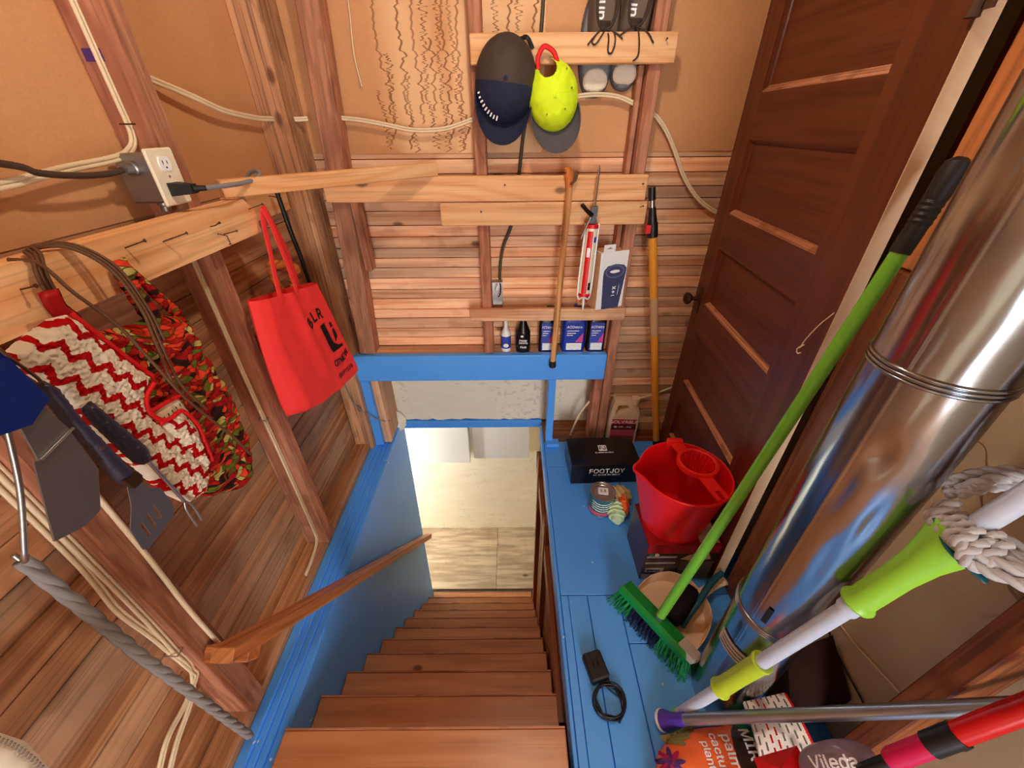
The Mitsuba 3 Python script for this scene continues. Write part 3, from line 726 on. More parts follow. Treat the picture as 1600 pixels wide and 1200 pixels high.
# ------------------------------------------------------------------ left wall: things hung on it
PX = np.array([[0, 0, 1, 0], [1, 0, 0, 0], [0, 1, 0, 0], [0, 0, 0, 1.0]])     # local (x, y, z) -> world (y, z, x)
def onleft(x):
    M = PX.copy(); M[0, 3] = x; return M
def hang(parent, name, poly, x, thick, res, m, R=0.03, disp=None, holes=None, smooth=True, flat_back=False, **kw):
    v, f, uv = puffy(poly, thick, res, R, flat_back, disp, holes)
    mesh = put(trimesh.Trimesh(v, f, process=False), onleft(x))
    if kw.pop('top', False): return solo(name, kw.pop('label'), kw.pop('cat'), mesh, m, smooth=smooth, uv=uv, **kw)
    return add(parent, name, mesh, m, smooth=smooth, uv=uv, **kw)

# outlet box
ob = thing('outlet_box', 'metal outlet box with a cream cover plate on the rough stud of the left wall', 'outlet')
add(ob, 'box', box(-0.815, -0.742, 0.935, 1.002, 1.318, 1.412, 0.004), 'dull_steel')
add(ob, 'cover_plate', box(-0.742, -0.734, 0.925, 1.003, 1.312, 1.420, 0.003), 'white_plastic')
for zc in (1.391, 1.343):
    rc = sg.Point(0, 0).buffer(0.017).intersection(sg.box(-0.02, -0.0135, 0.02, 0.0135))
    recep = add(ob, 'receptacle', put(trimesh.creation.extrude_polygon(rc, 0.003, engine='earcut'), frame((-0.7345, 0.964, zc), (0, 1, 0), (0, 0, 1))), 'bright_white')
    for dy, w, h in ((-0.006, 0.002, 0.008), (0.006, 0.002, 0.006)):
        add(recep, 'slot', box(-0.7318, -0.7312, 0.964 + dy - w / 2, 0.964 + dy + w / 2, zc + 0.003 - h / 2, zc + 0.003 + h / 2), 'black_rubber')
    add(recep, 'slot', rod((-0.7318, 0.964, zc - 0.007), (-0.7312, 0.964, zc - 0.007), 0.0022, 10), 'black_rubber')
add(ob, 'screw', rod((-0.735, 0.964, 1.367), (-0.7333, 0.964, 1.367), 0.0028, 10), 'steel')
add(ob, 'connector', join([along((-0.778, 0.935, 1.385), (-0.778, 0.905, 1.385), [(0, 0), (0.014, 0), (0.014, 0.008), (0.011, 0.010), (0.011, 0.03), (0, 0.03)])]), 'dull_steel', smooth=35)
add(ob, 'connector', along((-0.775, 0.968, 1.318), (-0.775, 0.968, 1.298), [(0, 0), (0.013, 0), (0.013, 0.008), (0.010, 0.010), (0.010, 0.02), (0, 0.02)]), 'dull_steel', smooth=35)
cord = thing('extension_cable', 'grey extension cable plugged into the outlet box and hooked over the loose batten', 'cable')
add(cord, 'plug', hull([(-0.733, 0.945 + a * 0.030, 1.343 + b * 0.013) for a in (0, 1) for b in (-1, 1)] + [(-0.690, 0.952 + a * 0.020, 1.343 + b * 0.009) for a in (0, 1) for b in (-1, 1)]), 'black_rubber')
add(cord, 'strain_relief', rod((-0.692, 0.963, 1.343), (-0.672, 0.975, 1.343), 0.007, 12, 0.005), 'black_rubber', smooth=35)
add(cord, 'cable', tube([(-0.675, 0.972, 1.343), (-0.665, 1.05, 1.340), (-0.68, 1.13, 1.336), (-0.685, 1.19, 1.338), (-0.69, 1.235, 1.346), (-0.715, 1.262, 1.352), (-0.745, 1.27, 1.340), (-0.77, 1.26, 1.30), (-0.775, 1.25, 1.24)], 0.0052, 8), 'cable_grey', smooth=True)
solo('power_cable', 'dark brown cable entering the outlet box from the left', 'cable', tube([(-0.78, -0.2, 1.50), (-0.78, 0.45, 1.455), (-0.78, 0.696, 1.411), (-0.78, 0.744, 1.394), (-0.78, 0.806, 1.384), (-0.78, 0.87, 1.381), (-0.778, 0.91, 1.385)], 0.0055, 8), 'dark_cable', smooth=True)
def twin(pts, r=0.0042, gap=0.0038, up=(1, 0, 0)):
    p = spline(pts, 6); t = np.gradient(p, axis=0); o = np.cross(t, up); o /= np.linalg.norm(o, axis=1, keepdims=True) + 1e-9
    return join([tube(p + o * gap, r, 7, smooth=False), tube(p - o * gap, r, 7, smooth=False)])
c = thing('house_cable', 'white cable stapled down the rough stud and running left above the dark cable', 'cable')
add(c, 'sheath', twin([(-0.80, -0.2, 1.36), (-0.80, 0.5, 1.37), (-0.80, 0.695, 1.381), (-0.80, 0.76, 1.388), (-0.80, 0.823, 1.395), (-0.80, 0.93, 1.404), (-0.80, 0.975, 1.418), (-0.80, 0.996, 1.445), (-0.80, 0.998, 1.512), (-0.80, 0.998, 1.60), (-0.80, 0.998, 2.0)]), 'cable_white', smooth=True)
add(c, 'staple', tube([(-0.812, 1.001, 1.462), (-0.812, 0.991, 1.462), (-0.788, 0.991, 1.462), (-0.788, 1.001, 1.462)], 0.0016, 6, smooth=False), 'rust_nail')
solo('tape_mark', 'purple tape mark on the rough stud above the outlet box', 'tape', box(-0.83, -0.795, 1.0025, 1.0055, 1.565, 1.585), 'tape_purple')
c = thing('house_cable', 'white cable strung along the left wall through the corner post to the navy cap', 'cable')
add(c, 'sheath', twin([(-0.832, 1.046, 1.565), (-0.815, 1.127, 1.549), (-0.80, 1.237, 1.521), (-0.80, 1.352, 1.494), (-0.80, 1.51, 1.479), (-0.79, 1.60, 1.477)], up=(1, 0.2, 0)), 'cable_white', smooth=True)
add(c, 'sheath', twin([(-0.742, 1.645, 1.476), (-0.715, 1.655, 1.477), (-0.70, 1.66, 1.478)], up=(0, 1, 0)), 'cable_white', smooth=True)
add(c, 'sheath', twin([(-0.62, 1.70, 1.481), (-0.539, 1.70, 1.474), (-0.44, 1.70, 1.458), (-0.361, 1.70, 1.443), (-0.29, 1.70, 1.441), (-0.223, 1.70, 1.447), (-0.129, 1.70, 1.473)], up=(0, 1, 0)), 'cable_white', smooth=True)
c = thing('house_cable', 'white cable arching from the neon cap down behind the open door', 'cable')
add(c, 'sheath', twin([(-0.084, 1.70, 1.48), (0.05, 1.705, 1.51), (0.216, 1.705, 1.534), (0.30, 1.705, 1.541), (0.38, 1.705, 1.534), (0.454, 1.70, 1.508)], up=(0, 1, 0)), 'cable_white', smooth=True)
add(c, 'sheath', twin([(0.50, 1.70, 1.49), (0.533, 1.705, 1.468), (0.575, 1.71, 1.425), (0.62, 1.71, 1.36), (0.66, 1.71, 1.295), (0.71, 1.71, 1.235), (0.77, 1.71, 1.185), (0.86, 1.715, 1.14)], up=(0, 1, 0)), 'cable_white', smooth=True)
c = thing('dark_cable', 'dark green cable hanging down the far wall behind the caps to the open junction box', 'cable')
add(c, 'sheath', tube([(0.112, 1.725, 2.0), (0.106, 1.725, 1.72), (0.07, 1.725, 1.52), (0.05, 1.725, 1.425), (0.036, 1.725, 1.31), (0.015, 1.72, 1.17), (0.0, 1.72, 1.10), (-0.03, 1.72, 1.03), (-0.045, 1.72, 0.96), (-0.05, 1.72, 0.885)], 0.0062, 8), 'cable_dark_green' if 'cable_dark_green' in scene else mat('cable_dark_green', (0.27, 0.25, 0.19), 0.5, 0.3), smooth=True)
jb = thing('junction_box', 'small open metal junction box with loose wires beside the middle stud', 'junction box')
add(jb, 'box', join([box(-0.084, -0.038, 1.725, 1.738, 0.775, 0.878), box(-0.084, -0.082, 1.695, 1.738, 0.775, 0.878), box(-0.040, -0.038, 1.695, 1.738, 0.775, 0.878), box(-0.084, -0.038, 1.695, 1.738, 0.775, 0.777), box(-0.084, -0.038, 1.695, 1.738, 0.876, 0.878)]), 'steel')
add(jb, 'wire', tube([(-0.05, 1.715, 0.875), (-0.046, 1.70, 0.85), (-0.05, 1.695, 0.825), (-0.058, 1.70, 0.81)], 0.0028, 6), 'black_rubber', smooth=True)
add(jb, 'wire', tube([(-0.06, 1.715, 0.875), (-0.063, 1.70, 0.853), (-0.070, 1.70, 0.835), (-0.066, 1.705, 0.82)], 0.0024, 6), 'bright_white', smooth=True)
solo('hanging_wire', 'thin pale wire hanging down over the water stains', 'wire', tube([(-0.51, 1.728, 2.0), (-0.512, 1.728, 1.79), (-0.522, 1.727, 1.67), (-0.520, 1.726, 1.62), (-0.512, 1.72, 1.57)], 0.0024, 6), 'cable_white', smooth=True)
solo('grey_wire', 'thin grey wire crossing the wide blue post', 'wire', tube([(-0.80, 1.590, 0.46), (-0.80, 1.59, 0.418), (-0.785, 1.59, 0.32), (-0.756, 1.595, 0.264), (-0.71, 1.615, 0.20), (-0.68, 1.64, 0.16), (-0.66, 1.69, 0.12)], 0.003, 6), 'cable_grey', smooth=True)
c = thing('house_cable', 'white cable running out of the hole by the right stud near the floor', 'cable')
add(c, 'sheath', tube([(0.325, 1.70, 0.0), (0.345, 1.70, 0.09), (0.37, 1.70, 0.165), (0.41, 1.71, 0.225)], 0.006, 8), 'cable_white', smooth=True)
add(c, 'sheath', tube([(0.50, 1.725, 0.255), (0.56, 1.725, 0.245), (0.68, 1.725, 0.232), (0.76, 1.725, 0.262), (0.87, 1.73, 0.31)], 0.006, 8), 'cable_white', smooth=True)
# cables low on the left wall
c = thing('house_cable', 'pair of white cables stapled along the near stud low on the left wall', 'cable')
add(c, 'sheath', twin([(-0.80, 0.436, 1.2), (-0.80, 0.436, 0.838), (-0.80, 0.432, 0.731), (-0.80, 0.425, 0.638), (-0.80, 0.433, 0.522), (-0.80, 0.438, 0.40), (-0.80, 0.440, 0.325), (-0.80, 0.436, 0.30), (-0.80, 0.386, 0.282), (-0.80, 0.326, 0.278), (-0.80, 0.279, 0.248), (-0.80, 0.20, 0.18)]), 'cable_white', smooth=True)
add(c, 'sheath', twin([(-0.788, 0.441, 1.2), (-0.788, 0.441, 0.84), (-0.79, 0.442, 0.7), (-0.79, 0.441, 0.556), (-0.795, 0.441, 0.43), (-0.80, 0.441, 0.33), (-0.805, 0.40, 0.262), (-0.805, 0.33, 0.23), (-0.805, 0.27, 0.19)]), 'cable_white', smooth=True)
add(c, 'staple', tube([(-0.812, 0.448, 0.43), (-0.812, 0.428, 0.43), (-0.780, 0.428, 0.43), (-0.780, 0.448, 0.43)], 0.0018, 6, smooth=False), 'steel')
solo('house_cable', 'single white cable running down the room face of the near stud', 'cable', tube([(-0.742, 0.488, 1.15), (-0.742, 0.486, 0.750), (-0.742, 0.480, 0.554), (-0.742, 0.481, 0.419), (-0.742, 0.483, 0.35), (-0.745, 0.498, 0.31)], 0.0052, 8), 'cable_white', smooth=True)
c = thing('house_cable', 'white cable running down the rough stud behind the red tote bag', 'cable')
add(c, 'sheath', twin([(-0.79, 0.999, 1.26), (-0.79, 0.998, 1.072), (-0.79, 0.998, 0.90), (-0.79, 0.998, 0.804), (-0.785, 0.996, 0.612), (-0.785, 0.998, 0.39), (-0.785, 0.998, 0.136), (-0.782, 0.985, 0.075), (-0.775, 0.911, 0.062), (-0.775, 0.85, 0.055)]), 'cable_white', smooth=True)
add(c, 'staple', tube([(-0.802, 1.004, 0.68), (-0.802, 0.988, 0.68), (-0.776, 0.988, 0.68), (-0.776, 1.004, 0.68)], 0.0018, 6, smooth=False), 'steel')

# hand saw handle and dark rod behind the tote
hs = thing('hand_saw', 'wooden handle of a hand saw hanging behind the red tote bag', 'saw')
_o = [(1.266, 1.092), (1.30, 1.096), (1.363, 1.076), (1.430, 1.050), (1.455, 1.020), (1.425, 1.000), (1.40, 1.01), (1.385, 0.958), (1.32, 0.955), (1.281, 0.992), (1.264, 1.034)]
_h = [(1.293, 1.06), (1.335, 1.05), (1.375, 1.03), (1.365, 0.985), (1.33, 0.983), (1.30, 1.01)]
hang(hs, 'handle', _o, -0.775, 0.013, 0.007, 'handle_wood', R=0.016, holes=[_h])
add(hs, 'blade', put(trimesh.creation.extrude_polygon(sg.Polygon([(1.30, 0.96), (1.38, 0.96), (1.36, 0.62), (1.33, 0.62)]), 0.0015, engine='earcut'), onleft(-0.776)), 'dull_steel')
solo('dark_rod', 'thin black rod hanging between the tote bag straps and the corner', 'rod', tube([(-0.765, 1.435, 1.29), (-0.765, 1.441, 1.22), (-0.762, 1.443, 1.15), (-0.758, 1.451, 1.07), (-0.758, 1.47, 0.90)], 0.0075, 10), 'black_plastic', smooth=True)

# red tote bag
tb = thing('tote_bag', 'bright red tote bag with black print hanging from the end of the nail board', 'bag')
C4 = dict(TL=(1.026, 1.059), TR=(1.40, 0.985), BR=(1.452, 0.585), BL=(0.996, 0.690))
def tote(u, v, side):
    u, v = np.asarray(u, float), np.asarray(v, float)
    a = [np.array(C4[k]) for k in ('TL', 'TR', 'BR', 'BL')]
    p = a[0] * ((1 - u) * (1 - v))[..., None] + a[1] * (u * (1 - v))[..., None] + a[2] * (u * v)[..., None] + a[3] * ((1 - u) * v)[..., None]
    p[..., 1] -= 0.035 * np.sin(PI * u) ** 0.8 * v * v
    p[..., 0] += 0.012 * np.sin(PI * v) * (2 * u - 1)
    edge = np.minimum(1, np.minimum(u, 1 - u) / 0.10) ** 0.5 * np.minimum(1, (1 - v) / 0.07) ** 0.5
    fold = 0.012 * np.exp(-((u - 0.42 - 0.10 * v) / 0.05) ** 2) * (1 - v) - 0.005 * np.exp(-((u - 0.30 - 0.1 * v) / 0.06) ** 2) * (1 - 0.5 * v)
    w = 0.010 * (nfbm(np.stack([p[..., 0] * 14, p[..., 1] * 9, p[..., 0] * 0 + side * 5], -1), 2) - 0.5) + 0.014 * (nnoise(np.stack([p[..., 0] * 30, p[..., 1] * 22, p[..., 0] * 0 + 9], -1)) - 0.5) * np.clip((v - 0.8) * 4, 0, 1)
    x = (0.030 + 0.030 * v ** 1.5) * edge + (fold + w) * edge if side > 0 else -0.022 * edge + w * edge * 0.5
    return np.stack([-0.712 + x + 0.045 * u * u * v * 0.6, p[..., 0], p[..., 1]], -1)
nu, nv = 60, 56
U_, V_ = np.meshgrid(np.linspace(0, 1, nu), np.linspace(0, 1, nv))
def grid_faces(nu, nv, flip=False, off=0):
    i, j = np.meshgrid(np.arange(nv - 1), np.arange(nu - 1), indexing='ij')
    a = (i * nu + j).ravel() + off; f = np.vstack([np.column_stack([a, a + 1, a + nu + 1]), np.column_stack([a, a + nu + 1, a + nu])])
    return f[:, ::-1] if flip else f
fr, bk = tote(U_, V_, 1).reshape(-1, 3), tote(U_, V_, -1).reshape(-1, 3)
add(tb, 'front_panel', trimesh.Trimesh(fr, grid_faces(nu, nv), process=False), 'tote_red', smooth=True)
add(tb, 'back_panel', trimesh.Trimesh(bk, grid_faces(nu, nv), process=False), 'tote_red', smooth=True)
def strap(pts, w=0.024, t=0.0016, up=(1, 0, 0)):
    return tube(pts, w / 2, 8, n=6, flat=t / (w / 2), up=up)
hook = (-0.672, 1.168, 1.273)
def hb(u, s): return tote(np.array(u), np.array(0.0), s)
add(tb, 'strap', strap([hb(0.27, 1) + (0.002, 0, -0.02), hb(0.27, 1) + (0.002, 0, 0.02), (-0.685, 1.155, 1.16), (-0.678, 1.158, 1.24), hook], up=(1, 0, 0)), 'tote_red', smooth=True)
add(tb, 'strap', strap([hook, (-0.672, 1.178, 1.24), (-0.672, 1.19, 1.17), hb(0.50, 1) + (0.006, 0, 0.03), hb(0.50, 1) + (0.002, 0, -0.02)]), 'tote_red', smooth=True)
add(tb, 'strap', strap([hook, (-0.678, 1.20, 1.22), (-0.69, 1.25, 1.13), hb(0.80, -1) + (0.006, 0, 0.02), hb(0.80, -1) + (0.002, 0, -0.02)]), 'tote_red', smooth=True)
def on_tote(mesh2d, u0, v0, rot=0.0, W=0.42, H=0.40):
    m = mesh2d.copy(); m = m.subdivide_to_size(0.012, max_iter=8)
    c_, s_ = math.cos(rot), math.sin(rot)
    x, y, z_ = m.vertices.T
    u, v = u0 + (c_ * x - s_ * y) / W, v0 - (s_ * x + c_ * y) / H
    e = 1e-3
    p = tote(u, v, 1)
    m.vertices = p + np.array([1, 0, 0]) * (0.0016 + z_)[:, None]
    return m
for ch, x, dy, rot in (('B', -0.052, -0.020, 0.55), ('L', -0.018, -0.003, 0.2), ('R', 0.016, 0.004, -0.05)):
    add(tb, 'letter', on_tote(text_mesh(ch, 0.036, 0.0004, True), 0.62 + x / 0.42, 0.30 - dy / 0.40, rot), 'black_ink')
_boot = [(0, 0.105), (0.028, 0.11), (0.032, 0.06), (0.036, 0.03), (0.06, 0.012), (0.085, 0.010), (0.085, 0), (0.01, 0), (0.006, 0.03), (0.004, 0.06)]
add(tb, 'emblem', on_tote(poly_prism(_boot, 0.0004), 0.64, 0.62), 'black_ink')
add(tb, 'emblem', on_tote(join([poly_prism([(0.05, 0.03), (0.075, 0.045), (0.07, 0.08), (0.058, 0.075)], 0.0004), poly_prism([(0.055, 0.085), (0.07, 0.085), (0.07, 0.10), (0.058, 0.105)], 0.0004)]), 0.645, 0.62), 'black_ink')
for k, ch in enumerate('OTNEW'):
    add(tb, 'letter', on_tote(text_mesh(ch, 0.022, 0.0004, True), 0.60 + k * 0.052, 0.70 + 0.018 * (k - 2) ** 2 * -0.25 + 0.05, -0.35 + 0.17 * k), 'black_ink')
for k, ch in enumerate('SEPTS20'):
    add(tb, 'letter', on_tote(text_mesh(ch, 0.015, 0.0004, True), 0.60 + k * 0.036, 0.855, 0.0), 'black_ink')

# pepper print bag
pb = thing('fabric_bag', 'gathered fabric bag holder printed with red and green chili peppers', 'bag')
_po = [(0.600, 1.170), (0.679, 1.152), (0.72, 1.148), (0.782, 1.125), (0.777, 1.086), (0.786, 0.985), (0.792, 0.89), (0.784, 0.794), (0.740, 0.693), (0.693, 0.690), (0.623, 0.745), (0.576, 0.822), (0.565, 0.945), (0.575, 1.081)]
hang(pb, 'body', _po, -0.700, 0.046, 0.006, 'pepper_print', R=0.07, disp=lambda q: 0.016 * (nfbm(np.column_stack([q[:, 0] * 22 , q[:, 1] * 55, q[:, 0] * 0]), 2) - 0.5) + 0.004 * np.sin(q[:, 1] * 210 + 5 * np.sin(q[:, 0] * 30)))
hang(pb, 'strap', [(0.690, 1.262), (0.722, 1.262), (0.720, 1.215), (0.735, 1.13), (0.695, 1.13), (0.686, 1.195), (0.684, 1.235)], -0.690, 0.010, 0.005, 'pepper_print', R=0.02, disp=lambda q: 0.004 * np.sin(q[:, 1] * 260))
hang(pb, 'strap', [(0.712, 1.255), (0.725, 1.25), (0.790, 1.13), (0.765, 1.12), (0.735, 1.18)], -0.694, 0.006, 0.005, 'pepper_print', R=0.02)

# oven mitt
om = thing('oven_mitt', 'terry oven mitt with red and cream chevrons hanging by a red loop', 'oven mitt')
terry = lambda q: 0.0065 * (nnoise(np.column_stack([q * 330, q[:, :1] * 0])) - 0.4)
_body = [(0.513, 1.235), (0.535, 1.231), (0.552, 1.183), (0.591, 1.091), (0.577, 1.08), (0.558, 1.067), (0.550, 1.046), (0.562, 1.004), (0.582, 0.936), (0.597, 0.858), (0.565, 0.826), (0.525, 0.840), (0.5, 0.898), (0.489, 0.973), (0.472, 1.045), (0.456, 1.12), (0.445, 1.186), (0.443, 1.217), (0.47, 1.226)]
hang(om, 'body', _body, -0.640, 0.020, 0.0024, 'terry_chevron', R=0.03, disp=terry)
_thumb = [(0.552, 1.012), (0.600, 1.006), (0.612, 0.96), (0.603, 0.875), (0.585, 0.865), (0.575, 0.90)]
hang(om, 'thumb', _thumb, -0.632, 0.014, 0.0024, 'terry_chevron', R=0.02, disp=terry)
hang(om, 'lining', [(0.556, 1.040), (0.625, 1.026), (0.632, 0.972), (0.634, 0.880), (0.600, 0.870), (0.575, 0.94)], -0.640, 0.006, 0.006, 'lining_cream', R=0.01, label='cream lining with small dots')
_dots = np.array([(y, z_) for y in np.arange(0.575, 0.63, 0.010) for z_ in np.arange(0.90, 1.02, 0.016)])
add(om, 'dots', join([box(-0.6338, -0.6333, y - 0.001, y + 0.001, z_ - 0.003, z_ + 0.003) for y, z_ in _dots]), 'charcoal_cloth', kind='stuff')
tubeX = lambda pts, r, x: tube([(x, y, z_) for y, z_ in pts], r, 8)
add(om, 'binding', tubeX([(0.533, 1.233), (0.552, 1.185), (0.572, 1.135), (0.593, 1.090)], 0.0042, -0.630), 'binding_red', smooth=True)
add(om, 'binding', tubeX([(0.585, 1.082), (0.560, 1.070), (0.549, 1.048), (0.556, 1.025), (0.57, 1.01)], 0.0042, -0.626), 'binding_red', smooth=True)
add(om, 'binding', tubeX([(0.550, 1.040), (0.585, 1.036), (0.628, 1.028)], 0.0042, -0.632), 'binding_red', smooth=True)
add(om, 'binding', tubeX([(0.553, 1.016), (0.580, 1.010), (0.604, 1.006), (0.617, 0.96), (0.612, 0.92), (0.606, 0.875)], 0.004, -0.624), 'binding_red', smooth=True)
add(om, 'tag', box(-0.628, -0.6265, 0.606, 0.622, 0.885, 0.91), 'deep_red')
hang(om, 'loop', [(0.541, 1.262), (0.571, 1.258), (0.567, 1.235), (0.578, 1.208), (0.542, 1.212), (0.538, 1.24)], -0.668, 0.005, 0.006, 'deep_red', R=0.008)

# grill tools with brown cord
co = thing('leather_cord', 'loops of thin brown cord draped over the nail board', 'cord')
for k, dy in enumerate((0.0, 0.006, 0.013)):
    add(co, 'strand', tube([(-0.700, 0.575 + dy, 1.20), (-0.690, 0.572 + dy, 1.27), (-0.700, 0.590 + dy, 1.297 + 0.001 * k), (-0.725, 0.610 + dy, 1.302 + 0.002 * k), (-0.695, 0.640 + dy, 1.300), (-0.662, 0.655 + dy, 1.260), (-0.645, 0.653 + dy, 1.19), (-0.635, 0.635 + 1.5 * dy, 1.13), (-0.628, 0.620 + 2 * dy, 1.05), (-0.628, 0.645 + 2 * dy, 0.97), (-0.625, 0.68 + dy, 0.88), (-0.625, 0.705 - dy, 0.80)][: 12 - 2 * k], 0.0028, 7), 'leather_cord', smooth=True)
add(co, 'strand', tube([(-0.722, 0.578, 1.298), (-0.690, 0.585, 1.290), (-0.655, 0.575, 1.25), (-0.635, 0.590, 1.19), (-0.628, 0.600, 1.13), (-0.612, 0.605, 1.05)], 0.0028, 7), 'leather_cord', smooth=True)
sp = thing('spatula', 'slotted steel grill spatula with a navy handle hanging in front of the oven mitt', 'spatula')
hang(sp, 'handle', [(0.418, 1.185), (0.430, 1.187), (0.438, 1.17), (0.438, 1.123), (0.452, 1.004), (0.446, 0.990), (0.430, 0.992), (0.423, 1.01), (0.417, 1.126)], -0.60, 0.010, 0.005, 'handle_navy', R=0.010)
add(sp, 'rivet', join([rod((-0.592, 0.430, 1.07), (-0.589, 0.430, 1.07), 0.0035, 10)]), 'steel')
add(sp, 'ferrule', hull([(x, y, z_) for x in (-0.607, -0.589) for y, z_ in ((0.426, 1.008), (0.449, 1.004), (0.452, 0.992), (0.446, 0.984), (0.432, 0.984))]), 'brass_dark')
slot = lambda y, z0, z1: [(y - 0.0025, z0), (y + 0.0025, z0), (y + 0.0035, z1), (y - 0.0015, z1)]
_bl = sg.Polygon([(0.432, 0.995), (0.446, 0.995), (0.452, 0.965), (0.469, 0.945), (0.471, 0.905), (0.462, 0.885), (0.400, 0.878), (0.392, 0.886), (0.396, 0.930), (0.418, 0.960)], [slot(0.412, 0.893, 0.925), slot(0.427, 0.895, 0.928), slot(0.442, 0.900, 0.930)])
add(sp, 'blade', put(trimesh.creation.extrude_polygon(_bl, 0.0014, engine='earcut'), onleft(-0.598)), 'dull_steel')
add(sp, 'hanging_cord', tube([(-0.560, 0.385, 1.262), (-0.575, 0.400, 1.235), (-0.59, 0.42, 1.195), (-0.600, 0.425, 1.180), (-0.605, 0.42, 1.20), (-0.60, 0.40, 1.245)], 0.002, 6), 'leather_cord', smooth=True)
fk = thing('grill_fork', 'second navy handled grill tool partly behind the spatula', 'grill fork')
hang(fk, 'handle', [(0.458, 1.118), (0.476, 1.122), (0.482, 1.10), (0.505, 1.008), (0.502, 0.985), (0.487, 0.980), (0.474, 0.996), (0.460, 1.08)], -0.618, 0.009, 0.005, 'handle_navy', R=0.010)
for k, (y, z_) in enumerate(((0.470, 1.085), (0.478, 1.05), (0.486, 1.02), (0.492, 0.997))):
    add(fk, 'rivet', rod((-0.611, y, z_), (-0.608, y, z_), 0.002, 8), 'steel')
add(fk, 'shaft', tube([(-0.618, 0.494, 0.985), (-0.619, 0.502, 0.92), (-0.620, 0.509, 0.862)], 0.003, 8), 'steel', smooth=True)
add(fk, 'tine', tube([(-0.620, 0.509, 0.866), (-0.620, 0.516, 0.845), (-0.620, 0.516, 0.80)], 0.002, 6), 'steel', smooth=True)
add(fk, 'tine', tube([(-0.620, 0.509, 0.866), (-0.620, 0.502, 0.845), (-0.620, 0.502, 0.80)], 0.002, 6), 'steel', smooth=True)
# blue handled scraper at the left edge
sc = thing('scraper', 'wide grey metal scraper with a blue plastic top at the left edge', 'scraper')
add(sc, 'holder', hull([(x, y, z_) for x in (-0.595, -0.572) for y, z_ in ((0.30, 1.285), (0.392, 1.275), (0.404, 1.175), (0.372, 1.160), (0.30, 1.18))]), 'blue_plastic')
add(sc, 'upper_blade', hull([(x, y, z_) for x in (-0.586, -0.583) for y, z_ in ((0.370, 1.168), (0.400, 1.172), (0.408, 1.122), (0.360, 1.112))]), 'dull_steel')
add(sc, 'edge_strip', rod((-0.580, 0.360, 1.114), (-0.580, 0.410, 1.124), 0.0016, 8), 'steel')
add(sc, 'blade', hull([(x, y, z_) for x in (-0.590, -0.5875) for y, z_ in ((0.358, 1.112), (0.410, 1.122), (0.408, 1.05), (0.378, 1.000), (0.352, 0.998), (0.318, 1.012))]), 'dull_steel')
# twisted rod
tw = thing('twisted_pole', 'grey twisted pole hanging on a thin steel hook rod low at the left', 'pole')
_p = np.linspace(0, 1, 160)
_ctr = np.array([np.interp(_p, [0, .3, 1], [-0.722, -0.720, -0.736]), np.interp(_p, [0, .35, 1], [0.350, 0.357, 0.392]), 0.925 - 0.885 * _p]).T
for k in range(3):
    ph = _p * 2 * PI * 6 + k * 2 * PI / 3
    add(tw, 'strand', tube(_ctr + np.column_stack([np.cos(ph), np.sin(ph), ph * 0]) * 0.0046, 0.0066, 7, smooth=False), 'twist_grey', smooth=True)
add(tw, 'hook_rod', tube([(-0.700, 0.47, 1.22), (-0.695, 0.455, 1.16), (-0.690, 0.432, 1.132), (-0.695, 0.392, 1.033), (-0.705, 0.350, 0.945), (-0.722, 0.350, 0.920), (-0.730, 0.352, 0.935)], 0.0038, 8), 'steel', smooth=True)
# white garment corner at the lower left
gm = thing('garment', 'corner of a white garment with a zip in the lower left corner of the view', 'garment')
_gM = frame((-0.64, 0.135, 0.76), (0.8, -0.1, -0.35), (0.3, 0.75, 0.5))
v, f, uv = puffy([(-0.10, -0.16), (0.10, -0.16), (0.085, -0.03), (0.045, 0.030), (-0.01, 0.055), (-0.10, 0.06)], 0.02, 0.008, 0.05)
add(gm, 'cloth', put(trimesh.Trimesh(v, f, process=False), _gM), 'sweater_white', smooth=True)
_zz = spline([(-0.07, 0.058, 0.012), (-0.01, 0.054, 0.013), (0.045, 0.030, 0.013), (0.083, -0.03, 0.012)], 12)
add(gm, 'zip_teeth', put(join([box(x - 0.0012, x + 0.0012, y - 0.002, y + 0.003, z_ - 0.001, z_ + 0.001) for x, y, z_ in _zz]), _gM), 'dull_steel', kind='stuff')

